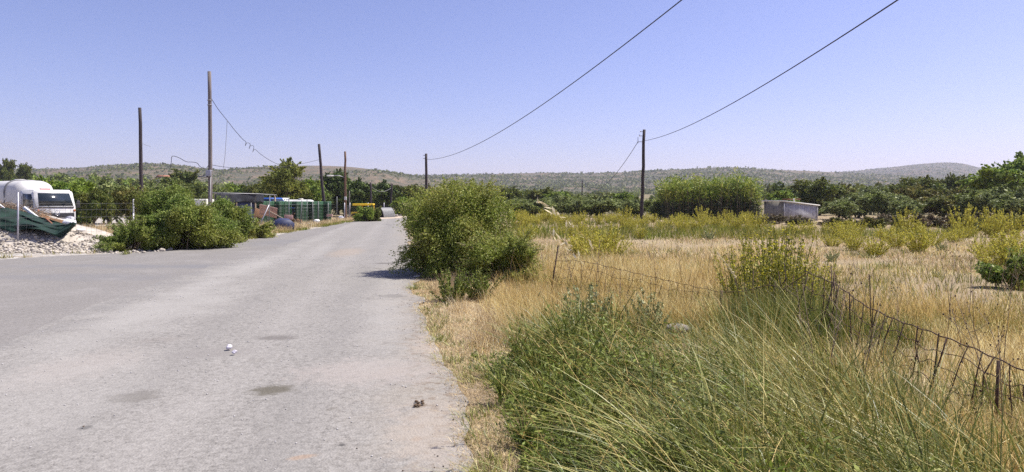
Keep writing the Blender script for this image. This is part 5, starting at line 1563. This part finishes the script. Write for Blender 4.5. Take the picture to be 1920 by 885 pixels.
m = 150; Y = np.exp(rng.uniform(math.log(2.4), math.log(8.4), m)); X = XR(Y) + .30 + np.abs(rng.normal(size=m)) * .85
k = (X < 2.2) & ~((Y > 6.4) & (X < XR(Y) + .9)); X, Y = X[k], Y[k]
hB = lambda x, y: (.16 + .56 * np.clip((x - XR(y) - .25) / 1.0, 0, 1) ** .8) * np.where(y > 7, .8, 1)
p1 = tufts(0, 9500, (X, Y), hB, .070, .0076, (-.40, .05), .62)
m = 120; Y = np.exp(rng.uniform(math.log(2.4), math.log(13), m)); X = XR(Y) + .02 + np.abs(rng.normal(size=m)) * .26
p1b = tufts(0, 4800, (X, Y), lambda x, y: .14 + 0 * x, .07, .0045, (-.3, 0), .7, 3)
m = 70; X = rng.uniform(2.3, 4.6, m); Y = rng.uniform(3.0, 9.0, m); k = (X < .84 * Y); X, Y = X[k], Y[k]
p2 = tufts(0, 4000, (X, Y), lambda x, y: .42 + 0 * x, .09, .005, (-.1, 0), .35, 3, (0, .25))
m = 90; Y = np.exp(rng.uniform(math.log(7), math.log(22), m)); X = rng.uniform(-.02, .78, m) * Y; k = X > XR(Y) + 1.2; X, Y = X[k], Y[k]
p4 = tufts(0, 5200, (X, Y), lambda x, y: .30 + 0 * x, .13, .006, (-.1, 0), .5, 3, (.1, .4))
m = 16; X = rng.uniform(2.55, 3.7, m); Y = rng.uniform(7.2, 8.8, m)
p3 = tufts(0, 3000, (X, Y), lambda x, y: .66 + 0 * x, .11, .0046, (0, 0), .3, 3, (0, .2))
grass_obj('green_grass', 'dense green grass at the right edge of the road in the foreground', 'grass', [p1, p1b, p2, p3, p4], M['green_grass'])

# --- long grey green blades leaning left over the foreground
m = 84; Y = rng.uniform(2.1, 6.3, m); X = 1.62 + .10 * (Y - 2.2) + rng.uniform(-.85, .80, m)
p1 = tufts(0, 6200, (X, Y), lambda x, y: 1.0 * np.where(y > 5.2, .82, 1.0), .065, .0074, (-1.0, .08), .62, 6, (.05, .5))
m = 30; Y = rng.uniform(2.3, 5.8, m); X = 1.7 + .10 * (Y - 2.2) + rng.uniform(-.9, .9, m)
p2 = tufts(0, 1000, (X, Y), lambda x, y: 1.0 + 0 * x, .09, .005, (-.2, .05), .45, 6, (.05, .5))
grass_obj('long_grass', 'long grey green grass leaning left across the foreground in front of the rusty fence', 'grass', [p1, p2], M['grey_grass'])

# --- golden stalks crossing the green, some broken and lying on it
n = 380; Y = rng.uniform(2.6, 7.0, n); X = rng.uniform(.3, 2.9, n)
p1 = blades(rng, ground3(X, Y), rng.uniform(.6, 1.3, n), .0055 + 0 * Y, rdir(rng, n, (-1.3, 0), .9), np.clip(rng.normal(.66, .18, n), .2, .95), .35, 6)
n = 600; Y = rng.uniform(2.6, 7.2, n); X = XR(Y) + rng.uniform(.3, 2.6, n); B = ground3(X, Y); B[:, 2] += rng.uniform(.05, .5, n) * np.clip((X - XR(Y)) / 1.2, .15, 1)
p1c = blades(rng, B, rng.uniform(.15, .6, n), .005 + 0 * Y, rdir(rng, n), rng.uniform(.85, 1.0, n), .6, 4)
n = 700; Y = rng.uniform(4, 11, n); X = rng.uniform(2.4, 7.0, n)
p2 = blades(rng, ground3(X, Y), rng.uniform(.5, 1.0, n), .0038 + .0003 * Y, rdir(rng, n), rng.uniform(.1, .6, n), .2, 5)
n = 900; Y = rng.uniform(6.5, 13, n); X = rng.uniform(0, .32, n) * Y
p3 = blades(rng, ground3(X, Y), rng.uniform(.5, 1.0, n), .0036 + .0003 * Y, rdir(rng, n), rng.uniform(.1, .65, n), .2, 5)
grass_obj('dry_stalks', 'golden dry grass stalks crossing the green foreground grass', 'grass', [p1, p1c, p2, p3], M['gold'])

# --- low leafy herbs under the grass
n = 26000; Y = np.exp(rng.uniform(math.log(2.6), math.log(6.8), n)); X = XR(Y) + .30 + np.abs(rng.normal(size=n)) * .8
k = (fbm(X * 2.6, Y * 2.6, 41, 3) > .44) & (X < 2.0); X, Y = X[k], Y[k]; n = len(X)
hgt = (.05 + .46 * np.clip((X - XR(Y) - .3) / .9, 0, 1)) * rng.uniform(0, 1, n) ** .7
V, Q = leaves(rng, np.stack([X, Y, hgt + .02], 1), rng.uniform(.006, .018, n), 3.4, .8)
stuff(arrays('ground_herbs', V, Q, None, M['herb']), 'low broad leaved herbs among the foreground grass', 'herbs')

# --- left verge
n = 12000; Y = np.concatenate([rng.uniform(20.4, 23, 3500), rng.uniform(23, 56, 8500)]); off = np.abs(rng.normal(size=n)) * .8
X = XO(Y) - off + .1; X[:3500] = rng.uniform(-20, -11.8, 3500); Y[:3500] = 18.9 + (X[:3500] + 15) * .45 * (X[:3500] > -15) + np.abs(rng.normal(size=3500)) * .6
k = fbm(X * .8, Y * .8, 51, 3) > .45; X, Y = X[k], Y[k]; n = len(X)
p1 = blades(rng, ground3(X, Y), rng.uniform(.10, .34, n), .016 + 0 * Y, rdir(rng, n), rng.uniform(.1, .7, n), .2, 2)
grass_obj('verge_grass', 'yellowish green grass along the left roadside', 'grass', [p1], M['mat_grass'])
n = 14000; Y = rng.uniform(24, 66, n); X = XO(Y) - .3 - np.abs(rng.normal(size=n)) * 1.8; k = fbm(X * .7, Y * .5, 55, 3) > .47; X, Y = X[k], Y[k]; n = len(X)
p1 = blades(rng, ground3(X, Y), rng.uniform(.15, .55, n), .02 + 0 * Y, rdir(rng, n), rng.uniform(.1, .6, n), .2, 2)
X = rng.uniform(-24, -12, 14000); Y = rng.uniform(25, 44, 14000); k = (fbm(X * .5, Y * .5, 58, 3) > .42) & (X < -11.6 - .04 * (Y - 25)); X, Y = X[k], Y[k]; n = len(X)
p2 = blades(rng, ground3(X, Y), rng.uniform(.2, .8, n), .02 + 0 * Y, rdir(rng, n), rng.uniform(.1, .6, n), .2, 2)
X = rng.uniform(-16, -6, 7000); Y = rng.uniform(70, 92, 7000); k = (X > -15) & ((X < XL(Y) - .5) | (X > XR(Y) + .6) | (Y > 84)); X, Y = X[k], Y[k]; n = len(X)
p3 = blades(rng, ground3(X, Y), rng.uniform(.3, .9, n), .035 + 0 * Y, rdir(rng, n), rng.uniform(.1, .6, n), .2, 2)
grass_obj('dry_grass', 'dry grass in the scrap yard and along its wire fence', 'grass', [p1, p2, p3], M['stubble'])


# --- yellow weeds: one clump each
def make_weed(name, cat, seed, H, Rr, stems, per, leaf, mat, flower=0.0, elong=3.0, stem_mat='gold', top=.35):
    r = np.random.default_rng(seed); root = thing(name, '', cat); mb = MB(); Ps, As, Fs = [], [], []
    for i in range(stems):
        a = r.uniform(0, 6.28); k = Rr * r.uniform(.1, 1) ** .7; h = H * r.uniform(.45, 1.15) * (1 - .25 * (k / Rr) ** 2)
        b = np.array([math.cos(a) * k * .3, math.sin(a) * k * .3, -.03]); e = np.array([math.cos(a) * k, math.sin(a) * k, h])
        m_ = (b + e) / 2 - np.array([0, 0, .0]) + np.array([math.cos(a), math.sin(a), 0]) * -.08 * k
        mb.tube([b, m_, e], [.007, .005, .002], 3, caps=False)
        t = r.uniform(top * r.uniform(.4, 1), 1.0, per)[:, None]
        P = (1 - t) ** 2 * b + 2 * t * (1 - t) * m_ + t ** 2 * e + r.normal(size=(per, 3)) * np.array([.04, .04, .03]) * (1.15 - .85 * t) * H
        Ps.append(P); As.append(np.tile((e - b) / np.linalg.norm(e - b), (per, 1)) + .6 * r.normal(size=(per, 3)))
        if flower: Fs.append(P[r.uniform(size=per) < flower])
    P = np.vstack(Ps); P[:, 2] = np.maximum(P[:, 2], .03)
    mb.build('stems', M[stem_mat], root)
    V, Q = leaves(r, P, leaf * r.uniform(.6, 1.3, len(P)), elong, .2, along=np.vstack(As)); arrays('foliage', V, Q, None, M[mat], root)
    if flower:
        Fp = np.vstack(Fs); V, Q = leaves(r, Fp, leaf * 1.3 * r.uniform(.8, 1.3, len(Fp)), 1.0, .4); arrays('flowers', V, Q, None, M['flower'], root)['kind'] = 'stuff'
    root['h'] = H; root['r'] = Rr
    return root


wa = make_weed('yellow_weed', 'weed', 501, 1.0, .62, 40, 40, .030, 'weed', 0, 3.2, 'gold', .22)
wb = make_weed('yellow_weed', 'weed', 502, .9, .75, 36, 44, .030, 'weed', 0, 3.0, 'gold', .2)
wc = make_weed('yellow_weed', 'weed', 503, 1.1, .40, 26, 34, .019, 'mat_grass', .5, 2.4, 'herb', .28)
protos = [wa, wb, wc]; used_w = [False] * 3


def weed(i, x, y, s, lab, grp=None, sz=1.0):
    src = protos[i]; z = tz(x, y) - .01; sc_ = (s, s, s * sz); rz = random.uniform(0, 6.28)
    if not used_w[i]:
        used_w[i] = True; src.location = (x, y, z); src.scale = sc_; src.rotation_euler = (0, 0, rz); src['label'] = lab
        if grp: src['group'] = grp
        return src
    return copy_thing(src, (x, y, z), rz, sc_, lab, grp)


GA = 'yellow weeds along the far side of the field'
rg = random.Random(77)
for i in range(170):
    px = rg.uniform(965, 1935); d = rg.uniform(36, 56) if px > 1150 else rg.uniform(40, 62)
    if px > 1440:
        if rg.random() < .72: continue
        d = rg.uniform(30, 38)
    x = (px - CX) / F * d
    weed(rg.choice([0, 1, 1]), x, d, rg.choice((rg.uniform(.35, .7), rg.uniform(.6, 1.2))), 'feathery yellow green weed in the band along the far side of the field', GA, rg.uniform(.75, 1.25))
GB_ = 'yellow weeds in the middle of the field'
for (px, py, s) in ((1085, 478, .9), (1112, 486, 1.0), (1135, 472, 1.0), (1150, 480, .8), (1100, 462, .9), (985, 450, .8), (1050, 442, .7), (1090, 440, .9), (1000, 440, .7), (1200, 448, .7)):
    x, y = ground_at(px, py); weed(rg.choice([0, 1]), x, y, s, 'yellow green weed clump in the left middle of the field behind the big bush', GB_, .9)
GC_ = 'yellow weeds in the right middle of the field'
for (px, py, s) in ((1600, 470, .8), (1640, 482, .8), (1680, 466, .9), (1720, 474, 1.0), (1745, 462, .9), (1590, 455, .8), (1660, 452, .8), (1790, 455, .8), (1560, 462, .7)):
    x, y = ground_at(px, py); weed(rg.choice([0, 1]), x, y, s, 'yellow green weed clump in the right middle of the field', GC_, .85)
GD_ = 'yellow weeds at the right edge'
for (px, py, s) in ((1870, 500, .9), (1905, 505, 1.0), (1925, 488, 1.1), (1885, 478, .9), (1850, 485, .7), (1940, 520, .9)):
    x, y = ground_at(px, py); weed(rg.choice([0, 1]), x, y, s, 'bright yellow green weed clump at the right edge of the field', GD_, .85)
GE_ = 'flowering weeds behind the rusty fence'
for (px, py, s) in ((1400, 595, 1.0), (1440, 585, 1.2), (1475, 590, 1.15), (1505, 600, .9), (1375, 570, .9), (1530, 575, .8), (1455, 560, 1.25), (1420, 570, 1.1), (1490, 570, 1.0)):
    x, y = ground_at(px, py); weed(2, x, y, s, 'slender weed with small yellow flowers behind the gap of the rusty fence', GE_, 1.05)

# silvery plants
r_ = 0
for (nm, lab, seed, px, py, H, Rr, st, mat) in (
        ('silver_herb', 'pale silvery leafed plant in front of the far rusty fence', 601, 1100, 640, .68, .42, 34, 'silver'),
        ('silver_herb', 'smaller silvery plant right of the pale silvery plant', 602, 1215, 640, .58, .32, 26, 'silver'),
        ('silver_herb', 'grey green upright plant at the road edge in front of the big bush', 603, 846, 566, .55, .38, 40, 'herb'),
        ('silver_herb', 'leafy grey green plant on the verge right of the upright plant', 604, 900, 560, .5, .45, 34, 'herb')):
    o = make_weed(nm, 'plant', seed, H, Rr, st, 60, .018, mat, 0, 3.0, 'herb', .15); o['label'] = lab; x, y = ground_at(px, py); o.location = (x, y, 0)
# low grey clumps dotted in the field
gp = make_weed('grey_weed', 'weed', 611, .45, .35, 22, 36, .03, 'silver', 0, 2.0, 'herb', .1); fst = True
for (px, py, s) in ((1330, 450, 1.0), (1255, 432, .9), (1215, 436, 1.0), (1300, 428, .9), (1560, 490, .7), (1240, 425, 1.0), (1765, 470, .7), (1470, 440, .8)):
    x, y = ground_at(px, py); lab = 'low grey green weed tuft dotted over the dry field'
    if fst: o = gp; o.location = (x, y, 0); o.scale = (s, s, s); o['label'] = lab; fst = False
    else: o = copy_thing(gp, (x, y, 0), rg.uniform(0, 6), (s, s, s), lab)
    o['group'] = 'grey weed tufts in the field'

# broad leaved weeds in the foreground
def leafy(label, px, py, H, n, seed):
    r = np.random.default_rng(seed); root = thing('leafy_weed', label, 'weed'); mb = MB(); V_, Q_, c = [], [], 0
    for i in range(n):
        a = r.uniform(0, 6.28); e = np.array([math.cos(a) * .18, math.sin(a) * .18, H * r.uniform(.6, 1)]) * r.uniform(.6, 1.2)
        mb.tube([(0, 0, -.02), e * (.3, .3, .6), e], [.006, .005, .002], 5, caps=False)
        m = 9; t = np.linspace(.25, 1, m)[:, None]; P = e * np.concatenate([t ** 1.4, t ** 1.4, t], 1) + r.normal(size=(m, 3)) * .02
        al = np.stack([np.cos(np.arange(m) * 2.4 + a), np.sin(np.arange(m) * 2.4 + a), .2 + 0 * np.arange(m)], 1)
        P = P + al * .03; V, Q = leaves(r, P, .019 * r.uniform(.6, 1.3, m), 2.8, 1.2, along=al * 2); V_.append(V); Q_.append(Q + c); c += len(V)
    mb.build('stems', M['herb'], root); arrays('foliage', np.vstack(V_), np.vstack(Q_), None, M['herb'], root)
    x, y = ground_at(px, py); root.location = (x, y, 0)


leafy('broad leaved green weed low in the middle of the foreground grass', 1150, 830, .48, 16, 701)
leafy('leafy weed nearest the road in the foreground grass', 985, 840, .30, 14, 702)
leafy('leafy weed half buried in the long grass at the bottom', 1250, 870, .42, 14, 703)

lw = bpy.data.objects[-1] if False else [o for o in C.objects if o.name.startswith('leafy_weed')]
for i, (px, py, s) in enumerate(((940, 760, .8), (1010, 720, 1.0), (1060, 690, 1.1), (1120, 700, 1.2), (1170, 740, 1.1), (1080, 780, 1.0), (1020, 800, .9), (1200, 690, 1.1), (970, 700, .8), (1150, 660, 1.2), (1230, 760, 1.0), (1100, 860, .9))):
    x, y = ground_at(px, py); o = copy_thing(lw[i % len(lw)], (x, y, 0), rg.uniform(0, 6), (s, s, s * (1.5 if i % 3 else 1.1)), 'green leafy weed growing among the grass clump beside the road', 'leafy weeds in the foreground clump')

# dry stalks with dark seed heads
SEED = MB().rock((0, 0, 0), (.012, .012, .016), 4, 2).mesh('seed_head', M['seed'])


def stalk(label, x, y, h, lean, seed, grp):
    r = np.random.default_rng(seed); root = thing('seed_stalk', label, 'dry stalk', (x, y, 0), group=grp); mb = MB(); heads = []
    top = np.array([lean[0] * h, lean[1] * h, h]); mb.tube([(0, 0, -.03), top * (.4, .4, .5), top], [.0045, .0035, .0015], 4)
    for j in range(int(r.integers(4, 8))):
        t = r.uniform(.45, .95); b = top * (t, t, t); a = r.uniform(0, 6.28); e = b + np.array([math.cos(a) * .10, math.sin(a) * .10, r.uniform(.05, .16)]) * r.uniform(.5, 1.3)
        mb.tube([b, (b + e) / 2 + (0, 0, -.01), e], [.002, .002, .0012], 3, caps=False); heads.append(e)
    heads.append(top); mb.build('stem', M['twig'], root)
    for e in heads:
        o = bpy.data.objects.new('seed_head', SEED); C.objects.link(o); o.parent = root; o.location = tuple(e); o.rotation_euler = (0, 0, r.uniform(0, 6))


for i in range(44):
    if i < 32: y = rg.uniform(4.2, 12); x = rg.uniform(.42 * y, .8 * y); g, lab = 'seed stalks behind the right part of the rusty fence', 'dry stalk with dark round seed heads behind the right part of the rusty fence'
    else: y = rg.uniform(9, 13); x = rg.uniform(.02 * y, .34 * y); g, lab = 'bare stalks right of the big bush', 'dry stalk with dark seed heads right of the big roadside bush'
    stalk(lab, x, y, rg.uniform(.6, 1.15), (rg.uniform(-.35, .4), rg.uniform(-.2, .2)), 800 + i, g)


# wild oat and foxtail that stand up in front of the field
def oat(label, tip, base, seed, n=16, spread=.02, size=.013, name='wild_oat', bend=.25):
    r = np.random.default_rng(seed); T = np.array(tip); B = np.array(base); root = thing(name, label, 'grass stalk', tuple(B)); d = T - B
    tt = np.linspace(0, 1, 12)[:, None]; side = np.array([1, 0, 0]) * bend
    path = d * tt + side * (tt * (1 - tt)) * 2 * np.linalg.norm(d) * .5 + np.array([0, 0, .25]) * (tt * (1 - tt)) * np.linalg.norm(d)
    mb = MB(); mb.tube(path, np.linspace(.0028, .0009, 12), 5); mb.build('stem', M['gold'], root)
    k = r.uniform(.78, 1.0, n); P = np.stack([np.interp(k, tt[:, 0], path[:, c]) for c in range(3)], 1) + r.normal(size=(n, 3)) * spread * (1.1 - k)[:, None] * 4
    V, Q = leaves(r, P, size * r.uniform(.7, 1.2, n), 4.2, .2, .1, np.tile(unit(path[-1] - path[-3]), (n, 1))); arrays('spikelets', V, Q, None, M['oat'], root)


oat('arched wild oat with pale drooping spikelets in front of the olive trees', at(1008, 375, 4.2), (1.02, 4.4, 0), 61, 26, .012, .015, bend=.5)
oat('shorter wild oat with spread spikelets below the arched one', at(1030, 430, 4.6), (.85, 4.7, 0), 62, 22, .022, .013, bend=.35)
oat('curved foxtail grass head in front of the middle field', at(1345, 474, 5.4), (2.1, 5.5, 0), 63, 60, .003, .009, 'foxtail_grass', bend=.3)

# ================================================================== RUSTY FENCE
def rusty(name, label, top, step, rv, rh, rows, post, seed, tall=None):
    r = np.random.default_rng(seed); K = np.array([at(*p) for p in top]); seg = np.linalg.norm(np.diff(K[:, :2], axis=0), axis=1); s = np.concatenate([[0], np.cumsum(seg)])
    o0 = np.array([K[0, 0], K[0, 1], 0]); root = thing(name, label, 'fence', tuple(o0))
    def pt(u): return np.array([np.interp(u, s, K[:, c]) for c in range(3)])
    mb = MB(); ss = np.arange(0, s[-1], .06)
    for k in range(rows):
        f = 1 - k / rows
        P = np.array([pt(u) for u in ss]); P[:, 2] *= f; P[:, 2] += (.022 * np.sin(ss * 7 + k * 2) + .012 * np.sin(ss * 19 + k)) * (k > 0) + .006 * np.sin(ss * 23); P[:, 1] += .03 * k * np.sin(ss * 2 + k)
        mb.tube(P - o0, rh * (1.25 if k == 0 else .8), 5, caps=False)
    mb.build('line_wire', M['rust'], root)
    mv = MB()
    for u in np.arange(.05, s[-1], step):
        u = u + r.uniform(-.05, .05); p = pt(max(0, u)) - o0; ln = r.uniform(-.14, .14); b = np.array([p[0] + ln - .10, p[1] + r.uniform(-.04, .04), 0]); t = p + np.array([0, 0, r.uniform(0, .025)])
        mv.tube([b, b + (t - b) * .35 + r.normal(size=3) * .014, b + (t - b) * .7 + r.normal(size=3) * .012, t], rv * r.uniform(.7, 1.15), 5)
        for k in range(1, rows):
            mv.rock(tuple(b + (t - b) * (1 - k / rows)), (rv * 4, rv * 4, rv * 4), int(u * 100) + k, 1)
    mv.build('stay_wire', M['rust'], root)
    for (px, py0, py1, d, rr) in post:
        a, b = np.array(at(px[0], py0, d)), np.array(at(px[1], py1, d)); b[2] = -.1; m2 = MB(); m2.tube([a - o0, b - o0], rr, 8); m2.build('post', M['rust'], root)


rusty('rusty_fence', 'far stretch of rusty wire netting sagging behind the silvery plant', [(1040, 490, 11.0), (1075, 488, 10.8), (1110, 493, 10.5), (1200, 514, 9.8), (1300, 537, 9.1), (1352, 548, 8.75)], .12, .0034, .0030, 5,
      [((1047, 1029), 460, 556, 11.0, .012), ((1353, 1350), 545, 620, 8.7, .02)], 71)
rusty('rusty_fence', 'near stretch of bent rusty wire netting at the right foreground', [(1508, 508, 7.8), (1566, 532, 7.2), (1620, 572, 6.6), (1680, 600, 6.1), (1750, 624, 5.5), (1830, 655, 5.0), (1920, 695, 4.5), (2060, 745, 3.95)], .165, .0055, .0045, 4,
      [((1872, 1866), 676, 900, 4.72, .011)], 72)
# loose upright rods of the broken part
for i in range(22):
    px = rg.uniform(1355, 1640); d = 8.75 - (px - 1352) / 160 * .55 - max(0, px - 1560) / 120 * .5 + rg.uniform(-.1, .35)
    x = (px - CX) / F * d; h = rg.uniform(.45, .85); m2 = MB(); lx = rg.uniform(-.12, .12)
    m2.tube([(0, 0, -.05), (lx * .4 + rg.uniform(-.01, .01), 0, h * .5), (lx, rg.uniform(-.05, .05), h)], .0052, 6)
    o = m2.build('fence_rod', M['rust']); o.location = (x, d, 0); tag(o, 'thin rusty upright rod left standing in the broken part of the wire fence', 'rod', 'loose rods of the broken fence')
mb = MB()
for pts in ([(1460, 552, 8.2), (1480, 535, 8.1), (1502, 520, 8.0), (1512, 512, 7.9)], [(1352, 548, 8.7), (1400, 545, 8.5), (1440, 535, 8.3), (1465, 540, 8.2)], [(1462, 538, 8.2), (1500, 560, 8.0), (1560, 600, 7.6), (1640, 650, 6.9)], [(1440, 590, 8.2), (1460, 545, 8.2), (1475, 520, 8.1)]):
    mb.tube(path3(pts), .006, 5)
tag(mb.build('broken_wire', M['rust'], smooth=True), 'broken twisted rusty wires in the gap between the two fence stretches', 'wire')

# ================================================================== LIGHT, AIR, CAMERA
EL, AZ = R(58), R(70)          # sun height; azimuth from +Y clockwise (right of the camera, slightly ahead)
sun = bpy.data.lights.new('sun', 'SUN'); sun.energy = 5.0; sun.angle = R(.53); sun.color = (1.0, .955, .88)
so = bpy.data.objects.new('sun', sun); C.objects.link(so)
sd = Vector((math.sin(AZ) * math.cos(EL), math.cos(AZ) * math.cos(EL), math.sin(EL)))
so.rotation_euler = sd.to_track_quat('Z', 'Y').to_euler(); so.location = sd * 60

w = bpy.data.worlds.new('World'); sc.world = w; w.use_nodes = True
nt = w.node_tree
bg = nt.nodes['Background']
sky = nt.nodes.new('ShaderNodeTexSky'); sky.sky_type = 'NISHITA'; sky.sun_disc = False
sky.sun_elevation = EL; sky.sun_rotation = AZ; sky.altitude = 200; sky.air_density = 1.0; sky.dust_density = 1.2; sky.ozone_density = 2.0
tint = nt.nodes.new('ShaderNodeMix'); tint.data_type = 'RGBA'; tint.blend_type = 'MULTIPLY'; tint.inputs['Factor'].default_value = 1
tint.inputs[7].default_value = (1.06, .92, 1.22, 1)
nt.links.new(sky.outputs[0], tint.inputs[6]); nt.links.new(tint.outputs[2], bg.inputs['Color'])
bg.inputs['Strength'].default_value = .085

hz = MB(); hz.box((0, 0, 88), (7900, 7900, 196))
ho = hz.build('haze', None); ho.data.materials.clear()
hm = bpy.data.materials.new('air'); hm.use_nodes = True
for n in list(hm.node_tree.nodes): hm.node_tree.nodes.remove(n)
hout = hm.node_tree.nodes.new('ShaderNodeOutputMaterial'); pv = hm.node_tree.nodes.new('ShaderNodeVolumePrincipled')
pv.inputs['Color'].default_value = (.80, .82, 1.0, 1); pv.inputs['Density'].default_value = .00014; pv.inputs['Anisotropy'].default_value = .2
hm.node_tree.links.new(pv.outputs[0], hout.inputs['Volume'])
ho.data.materials.append(hm); ho['kind'] = 'stuff'; ho['label'] = 'thin pale summer haze over the plain and hills'; ho['category'] = 'haze'

cam = bpy.data.cameras.new('camera'); cam.sensor_width = 36; cam.sensor_fit = 'HORIZONTAL'; cam.lens = F / 1920 * 36
cam.clip_start = .05; cam.clip_end = 9000
co = bpy.data.objects.new('camera', cam); C.objects.link(co)
co.location = (0, 0, CAMZ); co.rotation_euler = (math.pi / 2, 0, 0)
cam.shift_y = -(CY - HZ) / 1920
sc.camera = co

sc.view_settings.view_transform = 'Standard'; sc.view_settings.look = 'None'; sc.view_settings.gamma = 1
sc.view_settings.exposure = 0.62; sc.view_settings.use_curve_mapping = False
cy = sc.cycles
cy.max_bounces = 6; cy.diffuse_bounces = 3; cy.glossy_bounces = 2; cy.transmission_bounces = 4; cy.volume_bounces = 1; cy.transparent_max_bounces = 8
cy.use_denoising = False
